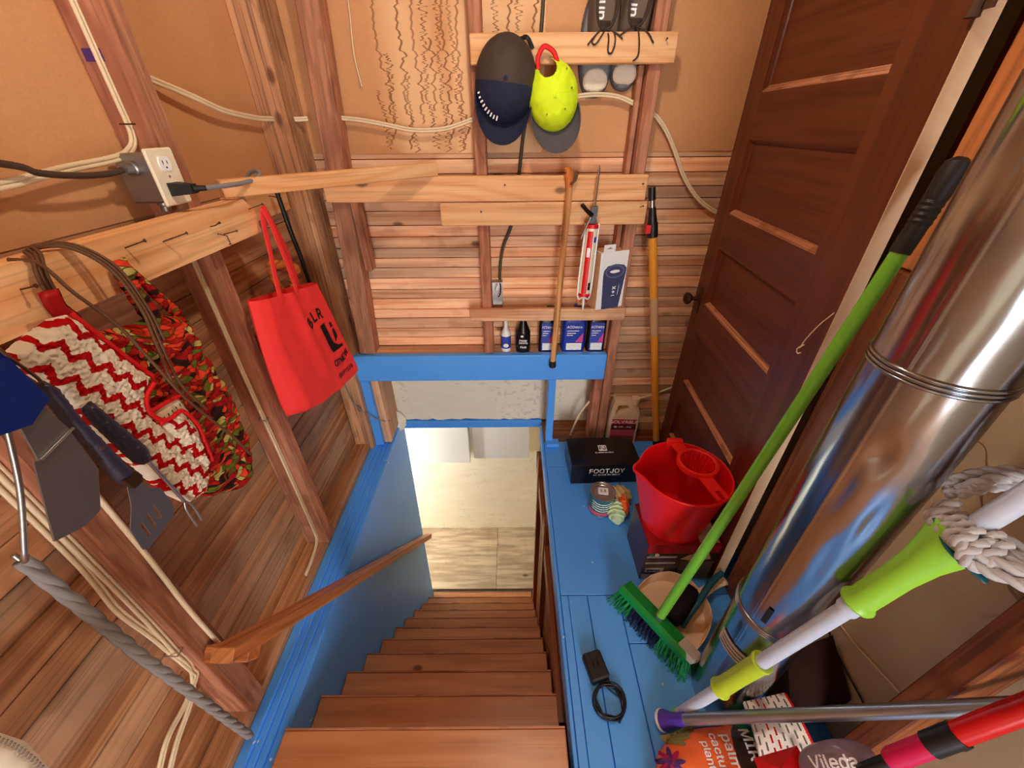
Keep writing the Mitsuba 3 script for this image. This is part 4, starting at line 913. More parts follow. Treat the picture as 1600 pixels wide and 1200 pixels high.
# ------------------------------------------------------------------ far wall: things hung and stood there
FZ = np.array([[1, 0, 0, 0], [0, 0, -1, 0], [0, 1, 0, 0], [0, 0, 0, 1.0]])     # local x -> x, y -> z, z -> towards the viewer
def facing(x, y, z_, rot=0.0):
    M = np.eye(4); c_, s_ = math.cos(rot), math.sin(rot)
    M[:2, :2] = [[c_, -s_], [s_, c_]]
    B = FZ.copy(); B[:3, 3] = (x, y, z_)
    return B @ M
def cap(label, x, y, z_, a, b, h, rot, crown, back, brim, brimlen, brimw, kind):
    t = thing('cap', label, 'cap'); M = facing(x, y, z_, rot)
    nu, nv = 108, 54
    th, ph = np.meshgrid(np.linspace(0, 2 * PI, nu + 1), np.linspace(0.0, PI / 2, nv))
    X_, Y_ = a * np.sin(ph) * np.cos(th), b * np.sin(ph) * np.sin(th)
    Zd = h * np.cos(ph) ** 0.75
    crease = 0.010 * (nfbm(np.stack([X_ * 38, Y_ * 38, Zd * 10 + x * 9], -1), 2) - 0.5)
    seam = -0.0022 * np.exp(-(((th / (PI / 3) + 0.5) % 1 - 0.5) / 0.04) ** 2) * np.sin(ph)
    V = np.stack([X_, Y_, Zd + (crease + seam) * (np.sin(ph) + 0.3)], -1).reshape(-1, 3)
    f = grid_faces(nu + 1, nv); cy = V[f].mean(1)[:, 1]
    if kind != 'mesh':                                       # real opening at the back of the cap
        cm = V[f].mean(1); keep = ((cm[:, 0] + 0.012) / 0.028) ** 2 + ((cm[:, 1] - 0.074) / 0.026) ** 2 > 1
        f, cy = f[keep], cy[keep]
    split = -0.08 * b if kind == 'mesh' else 9
    add(t, 'crown', put(trimesh.Trimesh(V, f[cy <= split], process=False), M), crown, smooth=True)
    if kind == 'mesh': add(t, 'mesh_back', put(trimesh.Trimesh(V, f[cy > split], process=False), M), back, smooth=True, label='dark mesh back')
    add(t, 'button', put(rod((0, 0, h - 0.001), (0, 0, h + 0.004), 0.006, 12), M), crown)
    # brim
    n1, n2 = 32, 10
    q, s = np.meshgrid(np.linspace(-1, 1, n1), np.linspace(0, 1, n2))
    ang = -PI / 2 + q * 1.25
    bx, by = a * 1.0 * np.cos(ang), b * np.sin(ang)
    L = brimlen * np.sqrt(np.maximum(0, 1 - np.abs(q) ** 2.6))
    X_ = bx + s * (q * (brimw - a) * 0.9 * np.sqrt(np.maximum(0, 1 - np.abs(q) ** 4)))
    Y_ = by - s * L
    Z_ = 0.006 + s * 0.030 + 0.028 * (1 - q * q) * (0.25 + 0.75 * s)
    P = np.stack([X_, Y_, Z_], -1).reshape(-1, 3)
    top = trimesh.Trimesh(np.vstack([P, P - (0, 0.0, 0.003)]), np.vstack([grid_faces(n1, n2), grid_faces(n1, n2, True, len(P))]), process=False)
    add(t, 'brim', put(top, M), brim, smooth=True)
    add(t, 'brim_edge', put(tube(P.reshape(n2, n1, 3)[-1], 0.002, 6, smooth=False), M), brim, smooth=True)
    return t, M
t, M = cap('navy cap with a dark mesh back and white print', -0.012, 1.615, 1.575, 0.098, 0.118, 0.095, -0.12, 'navy_cloth', 'mesh_cloth', 'navy_cloth', 0.058, 0.098, 'mesh')
for k, ch in enumerate('UNITED'):
    pass
# short white print along the lower left of the crown (illegible in the photograph: plain strokes)
_s = np.linspace(0, 1, 9)
for k in range(9):
    ang = PI + 0.42 + 0.95 * _s[k]; ph_ = 1.12
    c_ = np.array([0.098 * math.sin(ph_) * math.cos(ang), 0.118 * math.sin(ph_) * math.sin(ang), 0.095 * math.cos(ph_) ** 0.75 + 0.003])
    w = 0.0032 + 0.002 * (k / 8)
    add(t, 'print_stroke', put(put(box(-0.0024, 0.0024, -w * 1.6, w * 1.6, -0.001, 0.002), frame(c_, (-math.sin(ang), math.cos(ang), 0), (math.cos(ang), math.sin(ang), -0.6))), M), 'white_ink')
add(t, 'strap', put(tube([(0.035, 0.103, 0.03), (0.055, 0.112, 0.012), (0.075, 0.085, 0.03)], 0.006, 8, flat=0.3), M), 'black_rubber', smooth=True)
t, M = cap('neon yellow cap with a grey brim hung on the rail next to the navy cap', 0.142, 1.612, 1.532, 0.082, 0.098, 0.082, 0.16, 'neon_cloth', 'neon_cloth', 'charcoal_cloth', 0.060, 0.094, 'plain')
add(t, 'strap', put(tube([(-0.040, 0.075, 0.035), (-0.036, 0.105, 0.03), (-0.014, 0.128, 0.024), (0.012, 0.110, 0.03), (0.020, 0.082, 0.04)], 0.007, 8, flat=0.35), M), 'binding_red', smooth=True, label='red back strap')
for x, y in ((-0.03, -0.045), (0.028, -0.04), (0.055, 0.01), (0.045, 0.06)):
    rr = math.hypot(x / 0.082, y / 0.098); zz = 0.082 * math.sqrt(max(0, 1 - rr * rr)) ** 0.75
    add(t, 'eyelet', put(rod((x, y, zz - 0.002), (x * 1.02, y * 1.02, zz + 0.002), 0.0028, 10), M), 'leaf_olive')
add(t, 'logo', put(box(0.012, 0.034, -0.074, -0.069, 0.045, 0.050), M), 'black_ink')

# shoes and slippers behind the rail
def shoe_outline(n, L, W, mirror):
    th = np.linspace(0, 2 * PI, n, endpoint=False)
    y = -L / 2 * np.cos(th)                                  # toe at -L/2
    w = W / 2 * np.sign(np.sin(th)) * np.abs(np.sin(th)) ** 0.75 * (1.0 + 0.10 * np.cos(th))
    w += mirror * 0.008 * np.cos(th)
    return np.column_stack([w, y])
def sneaker(label, x, zc, rot, mirror):
    t = thing('sneaker', label, 'shoe', 'dark sneakers on the rail'); M = facing(x, 1.706, zc, rot)
    n = 48
    base = shoe_outline(n, 0.245, 0.096, mirror); base[:, 1] += 0.021
    rings = []
    for k, (s, zz, cy) in enumerate(((0.97, 0.0, 0), (1.0, 0.006, 0), (1.0, 0.024, 0), (0.97, 0.026, 0), (0.97, 0.034, 0.0))):
        rings.append(np.column_stack([base * s, np.full(n, zz)]))
    col = shoe_outline(n, 0.150, 0.062, mirror * 0.3); col[:, 1] += 0.058
    chgt = 0.054 + 0.036 * np.clip((col[:, 1] + 0.017) / 0.14, 0, 1)
    for t_ in (0.35, 0.7, 1.0):
        p2 = base * 0.97 * (1 - t_) + col * t_
        rings.append(np.column_stack([p2, 0.034 + (chgt - 0.034) * (1 - (1 - t_) ** 2)]))
    def loft(r, cap0=False, cap1=False):
        v = np.vstack(r); f = []
        for i in range(len(r) - 1):
            for j in range(n):
                k = (j + 1) % n
                f += [(i * n + j, (i + 1) * n + k, i * n + k), (i * n + j, (i + 1) * n + j, (i + 1) * n + k)]
        for flag, off in ((cap0, 0), (cap1, (len(r) - 1) * n)):
            if flag:
                v = np.vstack([v, v[off:off + n].mean(0)])
                for j in range(n):
                    k = (j + 1) % n; f.append((len(v) - 1, off + j, off + k) if off else (len(v) - 1, off + k, off + j))
        return trimesh.Trimesh(v, f, process=False)
    add(t, 'sole', put(loft(rings[:3], True, True), M), 'charcoal_cloth', smooth=40)
    inner = [np.column_stack([col * s, chgt * zz + 0.030 * (1 - zz)]) for s, zz in ((1.0, 1.0), (0.93, 0.97), (0.90, 0.0))]
    add(t, 'upper', put(loft(rings[3:] + inner), M), 'shoe_cloth', smooth=40)
    ins = shoe_outline(n, 0.150, 0.062, mirror * 0.3) * 0.95; ins[:, 1] += 0.058
    add(t, 'insole', put(poly_prism(ins, 0.004, np.array([[1, 0, 0, 0], [0, 1, 0, 0], [0, 0, 1, 0.038], [0, 0, 0, 1.0]])), M), 'insole_grey')
    lettering(t, 'unc', 0.030, M @ frame((-0.004, 0.004, 0.0425), (0, 1, 0), (-1, 0, 0)), 'white_ink', 0.001)
    collar = tube([(*q, h_ + 0.001) for q, h_ in zip(np.vstack([col, col[:1]]), np.append(chgt, chgt[0]))], 0.004, 8, smooth=False)
    add(t, 'collar', put(collar, M), 'mesh_cloth', smooth=True)
    tong = [(-0.018, 0.004, 0.045), (0.018, 0.004, 0.045), (0.020, -0.045, 0.045), (-0.020, -0.045, 0.045), (0, -0.010, 0.060)]
    add(t, 'tongue', put(hull(tong), M), 'mesh_cloth')
    for k in range(3):
        y = -0.022 - 0.014 * k
        add(t, 'lace', put(tube([(-0.024, y - 0.004, 0.050 - k * 0.002), (0, y + 0.004, 0.060 - k * 0.002), (0.024, y - 0.004, 0.050 - k * 0.002)], 0.0024, 6), M), 'lace', smooth=True)
    bows = [[(0, -0.018, 0.060), (-0.025, -0.030, 0.088), (-0.042, -0.052, 0.092), (-0.03, -0.058, 0.093), (-0.008, -0.03, 0.088), (0, -0.018, 0.062)],
            [(0, -0.018, 0.060), (0.008, -0.040, 0.092), (0.010, -0.075, 0.093), (0.022, -0.080, 0.094), (0.030, -0.055, 0.092), (0.024, -0.03, 0.086), (0, -0.018, 0.062)],
            [(0, -0.018, 0.060), (0.03, -0.032, 0.088), (0.052, -0.046, 0.092)], [(0, -0.018, 0.060), (-0.03, -0.035, 0.090), (-0.055, -0.060, 0.092)]]
    if mirror < 0:
        bows = [[(-x_, y, z_) for x_, y, z_ in b] for b in bows[2:]] + [[(0, -0.018, 0.060), (0.006, -0.045, 0.092), (0.014, -0.085, 0.092), (0.008, -0.100, 0.092), (0.0, -0.106, 0.090)], [(0, -0.018, 0.060), (-0.02, -0.028, 0.085), (-0.045, -0.036, 0.090)]]
    for b in bows:
        add(t, 'lace', put(tube(b, 0.0024, 6), M), 'lace', smooth=True)
sneaker('left one of two dark grey laced sneakers standing on the high rail', 0.300, 1.722, 0.0, 1)
sneaker('right one of two dark grey laced sneakers standing on the high rail', 0.398, 1.728, -0.05, -1)
def slipper(label, x, zc, rot, W):
    t = thing('slipper', label, 'slipper', 'grey slippers under the rail')
    M = facing(x, 1.722, zc, rot)
    o = shoe_outline(40, 0.27, W, 0)
    v, f, uv = puffy(o, 0.013, 0.009, 0.030)
    add(t, 'body', put(trimesh.Trimesh(v, f, process=False), M), 'slipper_grey', smooth=True)
    add(t, 'sole_edge', put(tube([(*(q * 1.0), -0.004) for q in np.vstack([o, o[:1]])], 0.006, 8, smooth=False), M), 'charcoal_cloth', smooth=True)
    patch = shoe_outline(36, 0.066, W * 0.82, 0); patch[:, 1] -= 0.090
    v, f, uv = puffy(patch, 0.006, 0.004, 0.012, disp=lambda q: 0.0022 * nnoise(np.column_stack([q * 420, q[:, :1] * 0])))
    v[:, 2] = np.maximum(v[:, 2], 0) + 0.0125 - 0.22 * np.maximum(0, -v[:, 1] - 0.100)
    add(t, 'toe_patch', put(trimesh.Trimesh(v, f, process=False), M), 'sherpa', smooth=True, label='cream fleece patch')
slipper('longer left slipper in grey with a cream fleece patch under the rail', 0.292, 1.672, 0.02, 0.105)
slipper('right slipper in grey with a cream fleece patch under the rail', 0.400, 1.690, -0.08, 0.100)

# cane
cn = thing('walking_stick', 'plain wooden walking stick hanging from the long pine board', 'stick')
a, b = np.array((0.215, 1.602, 1.27)), np.array((0.190, 1.602, 0.512))
cm = rod((0, 0, 0), (0, 0, np.linalg.norm(a - b)), 0.0125, 14)
Mx = frame(b, (1, 0, 0), np.cross(a - b, (1, 0, 0))); 
wooden(cn, 'shaft', rod(b, a, 0.0125, 14), I4, 'cane_wood', axis=2)
wooden(cn, 'handle', tube([(0.215, 1.602, 1.262), (0.214, 1.602, 1.290), (0.205, 1.60, 1.315), (0.197, 1.60, 1.312)], [0.0125, 0.016, 0.017, 0.012], 12), I4, 'handle_wood', axis=2)
add(cn, 'wrist_cord', tube([(0.216, 1.585, 1.275), (0.232, 1.592, 1.285), (0.24, 1.598, 1.305), (0.236, 1.60, 1.312), (0.228, 1.592, 1.288), (0.222, 1.585, 1.275)], 0.004, 7), 'leather_cord', smooth=True)
add(cn, 'rubber_tip', along((0.190, 1.602, 0.505), (0.1905, 1.602, 0.535), [(0, 0), (0.016, 0), (0.017, 0.006), (0.0145, 0.03), (0, 0.03)]), 'black_rubber', smooth=35)

# caulking gun
cg = thing('caulking_gun', 'black caulking gun with a red and white cartridge hanging on the pine boards', 'caulking gun')
top, bot = np.array((0.310, 1.59, 1.14)), np.array((0.300, 1.575, 0.87))
up = (top - bot) / np.linalg.norm(top - bot)
add(cg, 'push_rod', join([rod(top, (0.316, 1.595, 1.322), 0.0036, 8), rod((0.316, 1.595, 1.322), (0.3165, 1.595, 1.333), 0.0036, 8, 0.001)]), 'steel', smooth=35)
add(cg, 'handle_body', hull([top + (dx, dy, dz) for dx, dy, dz in ((-0.012, -0.008, 0), (0.012, -0.008, 0), (-0.012, 0.008, 0), (0.012, 0.008, 0), (-0.010, -0.008, 0.06), (0.014, -0.008, 0.06), (-0.010, 0.008, 0.06), (0.014, 0.008, 0.06))]), 'gloss_black')
add(cg, 'grip', tube([(0.305, 1.585, 1.17), (0.285, 1.58, 1.185), (0.262, 1.575, 1.208)], [0.010, 0.009, 0.009], 10, flat=0.8), 'gloss_black', smooth=True)
add(cg, 'trigger', tube([(0.300, 1.583, 1.165), (0.288, 1.578, 1.14), (0.275, 1.572, 1.11), (0.266, 1.570, 1.085)], [0.008, 0.007, 0.006, 0.004], 8, flat=0.7), 'dull_steel', smooth=True)
def cyl(r, z0, z1, m, name, **kw):
    a_, b_ = bot + up * z0, bot + up * z1
    return add(cg, name, rod(a_, b_, r, 20), m, smooth=35, **kw)
cyl(0.0245, 0.255, 0.268, 'cartridge_red', 'end_cap')
crt = cyl(0.0235, 0.0, 0.255, 'white_plastic', 'cartridge')
ang = np.linspace(-0.7, 0.5, 8)
def wrap(z0, z1, a0, a1, r):
    ex = np.array([1, 0, 0]); ex = ex - up * (ex @ up); ex /= np.linalg.norm(ex); ey = np.cross(up, ex)     # ey points to -y or y
    if ey[1] > 0: ey = -ey
    q = np.linspace(a0, a1, 9)
    pts = [bot + up * z_ + r * (np.sin(t_) * ex + np.cos(t_) * ey) for z_ in (z0, z1) for t_ in q]
    f = []
    for i in range(8): f += [(i, i + 1, i + 10), (i, i + 10, i + 9)]
    return trimesh.Trimesh(pts, f, process=False)
add(crt, 'label', wrap(0.005, 0.245, -0.75, 0.15, 0.0240), 'cartridge_red', smooth=True, label='red label')
add(crt, 'label', wrap(0.150, 0.185, -0.55, 0.0, 0.0243), 'white_ink', smooth=True)
add(crt, 'label', wrap(0.205, 0.225, 0.4, 0.9, 0.0243), 'label_blue', smooth=True)
add(crt, 'label', wrap(0.02, 0.05, 0.3, 0.8, 0.0243), 'black_ink', smooth=True)
cyl(0.0245, -0.008, 0.004, 'cartridge_red', 'end_cap')
add(cg, 'cradle', tube([bot + up * 0.27 + (-0.025, 0, 0), bot + (-0.026, 0, 0), bot - up * 0.012, bot + (0.026, 0, 0), bot + up * 0.27 + (0.025, 0, 0)], 0.0035, 8), 'bright_white', smooth=True)
add(cg, 'nozzle', rod(bot - up * 0.006, bot - up * 0.07 + (0.004, 0, 0), 0.007, 12, 0.003), 'bright_white', smooth=35)

# speaker box
sx = thing('speaker_box', 'white and navy carton of a portable speaker standing behind the thin slat', 'box')
BM = frame((0.362, 1.604, 0.7835), (1, 0.36, 0), (-0.36, 1, 0)) @ np.diag([0.92, 1.0, 0.86, 1.0])
add(sx, 'carton', put(box(0, 0.142, 0, 0.075, 0, 0.282, 0.002), BM), 'bright_white')
add(sx, 'side', put(box(-0.0008, 0.0005, 0.003, 0.072, 0.003, 0.279), BM), 'kraft', label='brown side of the carton')
add(sx, 'top', put(box(0.003, 0.139, 0.003, 0.072, 0.281, 0.2826), BM), 'kraft')
BF = BM @ FZ
add(sx, 'hang_tab', put(trimesh.creation.extrude_polygon(sg.box(0.012, 0.283, 0.062, 0.312).buffer(0.004).difference(sg.box(0.026, 0.296, 0.050, 0.300).union(sg.Point(0.038, 0.300).buffer(0.005))), 0.0012, engine='earcut'), BF), 'bright_white')
_body2 = [(0.030, 0.0), (0.120, 0.0), (0.137, 0.175), (0.137, 0.20), (0.120, 0.215), (0.08, 0.222), (0.04, 0.215), (0.022, 0.195), (0.020, 0.17)]
pic = add(sx, 'picture', put(poly_prism(_body2, 0.0006), BF), 'box_navy', label='printed picture of a navy speaker')
ell = lambda cx, cy, a_, b_: [(cx + a_ * math.cos(q), cy + b_ * math.sin(q)) for q in np.linspace(0, 2 * PI, 32, endpoint=False)]
add(pic, 'ring', put(poly_prism(ell(0.080, 0.186, 0.050, 0.032), 0.001), BF), 'box_navy_light')
add(pic, 'driver', put(poly_prism(ell(0.078, 0.186, 0.041, 0.025), 0.0014), BF), 'box_navy')
add(pic, 'badge', put(poly_prism(ell(0.078, 0.187, 0.026, 0.008), 0.0018), BF), 'white_ink')
def bar(x0, y0, x1, y1, w=0.0022):
    d = np.array([x1 - x0, y1 - y0]); n_ = np.array([-d[1], d[0]]) / np.linalg.norm(d) * w
    return [(x0 + n_[0], y0 + n_[1]), (x1 + n_[0], y1 + n_[1]), (x1 - n_[0], y1 - n_[1]), (x0 - n_[0], y0 - n_[1])]
add(pic, 'symbol', put(join([poly_prism(bar(0.075, 0.098, 0.093, 0.112), 0.001), poly_prism(bar(0.075, 0.112, 0.093, 0.098), 0.001)]), BF), 'white_ink')
add(pic, 'symbol', put(join([poly_prism(bar(0.075, 0.084, 0.091, 0.084), 0.001), poly_prism(bar(0.083, 0.076, 0.083, 0.092), 0.001)]), BF), 'white_ink')
add(pic, 'symbol', put(poly_prism(bar(0.074, 0.0665, 0.090, 0.0665), 0.001), BF), 'white_ink')
add(pic, 'highlight', put(poly_prism(bar(0.106, 0.066, 0.110, 0.118, 0.001), 0.001), BF), 'white_ink')

# extension pole by the door
ep = thing('extension_pole', 'orange extension pole with a black collar leaning between the pine boards and the door', 'pole')
a, b = np.array((0.775, 1.615, 0.012)), np.array((0.515, 1.60, 1.262))
def ap(t_): return a + (b - a) * t_
add(ep, 'tube', rod(ap(0.0), ap(0.885), 0.0165, 18), 'orange_pole', smooth=35)
add(ep, 'end_cap', rod(ap(-0.008), ap(0.02), 0.018, 16), 'black_rubber', smooth=35)
add(ep, 'sleeve', rod(ap(0.52), ap(0.66), 0.0170, 18), 'kraft', smooth=35, label='worn pale section of the pole')
add(ep, 'lock_collar', join([rod(ap(0.86), ap(0.90), 0.020, 18), rod(ap(0.90), ap(0.945), 0.018, 18, 0.013)]), 'black_plastic', smooth=35)
add(ep, 'lock_button', hull([ap(0.885) + (-0.018 + dx, -0.012 + dy, dz) for dx in (-0.012, 0.006) for dy in (-0.008, 0.006) for dz in (-0.015, 0.015)]), 'cartridge_red')
add(ep, 'inner_tube', rod(ap(0.94), ap(0.97), 0.011, 16), 'steel', smooth=35)
add(ep, 'tip', rod(ap(0.965), ap(1.0), 0.0135, 16), 'black_plastic', smooth=35)

# bottles on the blue beam
zb = 0.5475
t = thing('bottle', 'small white bottle with a blue label standing leftmost on the blue beam', 'bottle')
BT = np.eye(4); BT[:3, 3] = (-0.027, 1.69, zb)
add(t, 'body', lathe([(0, 0), (0.021, 0), (0.0225, 0.003), (0.0225, 0.085), (0.018, 0.103), (0.010, 0.118), (0.0085, 0.15), (0, 0.15)], 24, BT), 'bright_white', smooth=35)
add(t, 'label', lathe([(0.0229, 0.018), (0.0229, 0.080)], 24, BT), 'label_blue', smooth=True)
add(t, 'label_patch', put(poly_prism(ell(0, 0.035, 0.013, 0.010), 0.001), facing(-0.027, 1.6672, zb)), 'bright_white')
add(t, 'cap', lathe([(0, 0.15), (0.0095, 0.15), (0.0095, 0.172), (0, 0.172)], 20, BT), 'bright_white', smooth=35)
t = thing('bottle', 'black bottle with white lettering second from the left on the blue beam', 'bottle')
BT = np.eye(4); BT[:3, 3] = (0.054, 1.69, zb)
add(t, 'body', lathe([(0, 0), (0.032, 0), (0.034, 0.004), (0.034, 0.098), (0.031, 0.106), (0.014, 0.15), (0.0125, 0.175), (0, 0.175)], 28, BT), 'gloss_black', smooth=35)
add(t, 'cap', lathe([(0, 0.172), (0.014, 0.172), (0.014, 0.20), (0, 0.20)], 20, BT), 'black_plastic', smooth=35)
LM = facing(0.054, 1.6555, zb)
add(t, 'print', put(poly_prism(ell(-0.006, 0.088, 0.007, 0.005), 0.001), LM), 'white_ink')
for s, y, h in (('Power', 0.066, 0.011), ('Steering', 0.053, 0.009), ('Fluid', 0.032, 0.011)):
    lettering(t, s, h, LM @ frame((0, y, 0), (1, 0, 0), (0, 1, 0)), 'white_ink', 0.0006, center=True, sx=0.85)
def oil_jug(label, x0, x1, body, lab, h=0.205, x_lab=0.006, group=None):
    t = thing('oil_jug', label, 'bottle', group)
    w = x1 - x0; cx = (x0 + x1) / 2; d = 0.062
    y0 = 1.668
    prof = [(0.0, 1.0), (0.006, 1.0), (0.6, 1.0), (0.78, 0.97), (0.9, 0.75), (0.95, 0.55)]
    rings = []
    for s, k in prof:
        q = np.linspace(0, 2 * PI, 28, endpoint=False)
        e = lambda c_: np.sign(c_) * np.abs(c_) ** 0.45
        off = 0.12 * w * (1 - k) / 0.45
        rings.append(np.column_stack([cx + off + w / 2 * k * e(np.cos(q)), y0 + d / 2 + d / 2 * max(k, 0.6) * e(np.sin(q)), np.full(28, zb + s * h)]))
    v = np.vstack(rings); f = []
    for i in range(len(prof) - 1):
        for j in range(28):
            k2 = (j + 1) % 28; f += [(i * 28 + j, i * 28 + k2, (i + 1) * 28 + k2), (i * 28 + j, (i + 1) * 28 + k2, (i + 1) * 28 + j)]
    for off_, flip in ((0, 1), ((len(prof) - 1) * 28, 0)):
        v = np.vstack([v, v[off_:off_ + 28].mean(0)])
        for j in range(28):
            k2 = (j + 1) % 28; f.append((len(v) - 1, off_ + k2, off_ + j) if flip else (len(v) - 1, off_ + j, off_ + k2))
    add(t, 'body', trimesh.Trimesh(v, f, process=False), body, smooth=40)
    add(t, 'cap', rod((cx + 0.012, y0 + d / 2, zb + 0.95 * h), (cx + 0.012, y0 + d / 2, zb + 0.95 * h + 0.022), 0.017, 18), body, smooth=35)
    LM = facing(cx, y0 - 0.0002, zb); hw = w / 2 - x_lab - 0.006
    add(t, 'label', put(poly_prism([(-hw, 0.006), (hw, 0.006), (hw, 0.148), (-hw, 0.148)], 0.0008), LM), lab)
    add(t, 'label_white', put(poly_prism([(-hw * 0.8, 0.010), (hw * 0.9, 0.010), (hw * 0.9, 0.046), (-hw * 0.8, 0.046)], 0.0012), LM), 'bright_white')
    add(t, 'label_pink', put(poly_prism([(hw * 0.15, 0.050), (hw, 0.050), (hw, 0.100)], 0.0012), LM), 'label_pink')
    lettering(t, 'ACDelco', 0.0125, LM @ frame((0, 0.128, 0.0008), (1, 0, 0), (0, 1, 0)), 'white_ink', 0.0006, center=True, sx=min(1, hw * 2 / 0.075))
    for k in range(3):
        add(t, 'print_line', put(poly_prism(bar(-hw * 0.8, 0.108 - 0.011 * k, hw * (0.5 - 0.3 * k), 0.108 - 0.011 * k, 0.0018), 0.0011), LM), 'white_ink')
oil_jug('black oil jug with a blue label partly behind the walking stick', 0.127, 0.205, 'gloss_black', 'label_blue')
oil_jug('bright blue oil jug with a pink corner between the two black oil jugs', 0.236, 0.345, 'oil_blue', 'oil_blue', 0.212)
oil_jug('black oil jug with a blue label at the right end of the blue beam', 0.353, 0.440, 'gloss_black', 'label_blue')

# ------------------------------------------------------------------ floor on the right
# beige jug by the right stud
jg = thing('solvent_jug', 'beige plastic jug with a red label standing by the right stud', 'jug')
JM = frame((0.510, 1.635, 0.0), (1, -0.05, 0), (0.05, 1, 0))
man = lambda x0, x1, y0, y1, z0, z1, r: Manifold.hull_points(np.array([(x, y, z_) for bx in (x0, x1) for by in (y0, y1) for bz in (z0, z1) for x, y, z_ in [(bx + (r if bx == x0 else -r), by, bz + (r if bz == z0 else -r)), (bx, by + (r if by == y0 else -r), bz + (r if bz == z0 else -r)), (bx + (r if bx == x0 else -r), by + (r if by == y0 else -r), bz)]]))
jug = Manifold.hull_points(np.array([(x, y, z_) for x in (0.006, 0.149) for y in (0.004, 0.096) for z_ in (0.0, 0.19)] + [(x, y, z_) for x in (0.0, 0.155) for y in (0.012, 0.088) for z_ in (0.006, 0.185)] + [(x, y, 0.258) for x in (0.02, 0.105) for y in (0.03, 0.07)] + [(x, y, 0.215) for x in (0.148,) for y in (0.03, 0.07)]))
hole = Manifold.hull_points(np.array([(x, y, z_) for y in (-0.02, 0.12) for x, z_ in ((0.024, 0.192), (0.03, 0.186), (0.092, 0.212), (0.096, 0.222), (0.088, 0.238), (0.04, 0.236))]))
add(jg, 'body', put(trimesh.Trimesh(*(lambda m_: (m_.vert_properties[:, :3], m_.tri_verts))((jug - hole).to_mesh())), JM), 'jug_beige', smooth=25)
add(jg, 'cap', rod(*(JM @ np.array([[0.128, 0.05, 0.232, 1], [0.128, 0.05, 0.268, 1]]).T).T[:, :3], 0.022, 22), 'jug_beige', smooth=35)
JF = JM @ FZ; JF[:3, 3] = (JM @ np.array([0, 0.0035, 0, 1]))[:3]
add(jg, 'label', put(poly_prism([(0.014, 0.012), (0.142, 0.012), (0.142, 0.160), (0.014, 0.160)], 0.0008), JF), 'label_rose')
add(jg, 'label_band', put(poly_prism([(0.014, 0.128), (0.142, 0.128), (0.142, 0.160), (0.014, 0.160)], 0.0012), JF), 'label_red')
add(jg, 'label_band', put(poly_prism([(0.014, 0.092), (0.142, 0.092), (0.142, 0.128), (0.014, 0.128)], 0.0012), JF), 'label_maroon')
add(jg, 'label_band', put(poly_prism([(0.014, 0.012), (0.142, 0.012), (0.142, 0.050), (0.014, 0.050)], 0.0012), JF), 'label_red')
lettering(jg, 'SOLVABLE', 0.018, JF @ frame((0.078, 0.144, 0.0012), (1, 0, 0), (0, 1, 0)), 'white_ink', 0.0006, center=True, sx=1.12)
lettering(jg, 'TSP . 500', 0.011, JF @ frame((0.085, 0.110, 0.0012), (1, 0, 0), (0, 1, 0)), 'white_ink', 0.0006, center=True)
add(jg, 'print', put(poly_prism(ell(0.036, 0.110, 0.009, 0.007), 0.0016), JF), 'white_ink')

# shoe box
sb = thing('shoe_box', 'black golf shoe box with white lettering on the blue floor by the far wall', 'box')
SM = frame((0.276, 1.338, 0.0), (1, 0.03, 0), (-0.03, 1, 0))
add(sb, 'box', put(box(0.003, 0.327, 0.003, 0.192, 0, 0.10, 0.002), SM), 'gloss_black')
add(sb, 'lid', put(box(0, 0.330, 0, 0.195, 0.030, 0.122, 0.0025), SM), 'gloss_black')
SF = SM @ FZ
lettering(sb, 'FOOTJOY', 0.026, SF @ frame((0.170, 0.083, 0.0002), (1, 0, 0), (0, 1, 0)), 'white_ink', 0.0008, center=True, sx=1.0)
lettering(sb, '#1 SHOE IN GOLF', 0.0095, SF @ frame((0.170, 0.058, 0.0002), (1, 0, 0), (0, 1, 0)), 'white_ink', 0.0008, center=True, sx=1.15)
ST = SM.copy(); ST[:3, 3] = (SM @ np.array([0, 0, 0.1222, 1]))[:3]
em = sg.box(0.152, 0.098, 0.186, 0.132).buffer(0.003).difference(sg.unary_union if False else sg.box(0.157, 0.103, 0.160, 0.126)) if False else sg.box(0.152, 0.098, 0.186, 0.132).buffer(0.003)
add(sb, 'emblem', put(trimesh.creation.extrude_polygon(em, 0.0006, engine='earcut'), ST), 'white_ink')
lettering(sb, 'FJ', 0.022, ST @ frame((0.169, 0.115, 0.0006), (1, 0, 0), (0, 1, 0)), 'gloss_black', 0.0006, center=True)
lettering(sb, '#1 SHOE IN GOLF', 0.007, ST @ frame((0.172, 0.084, 0), (1, 0, 0), (0, 1, 0)), 'white_ink', 0.0006, center=True, sx=1.1)

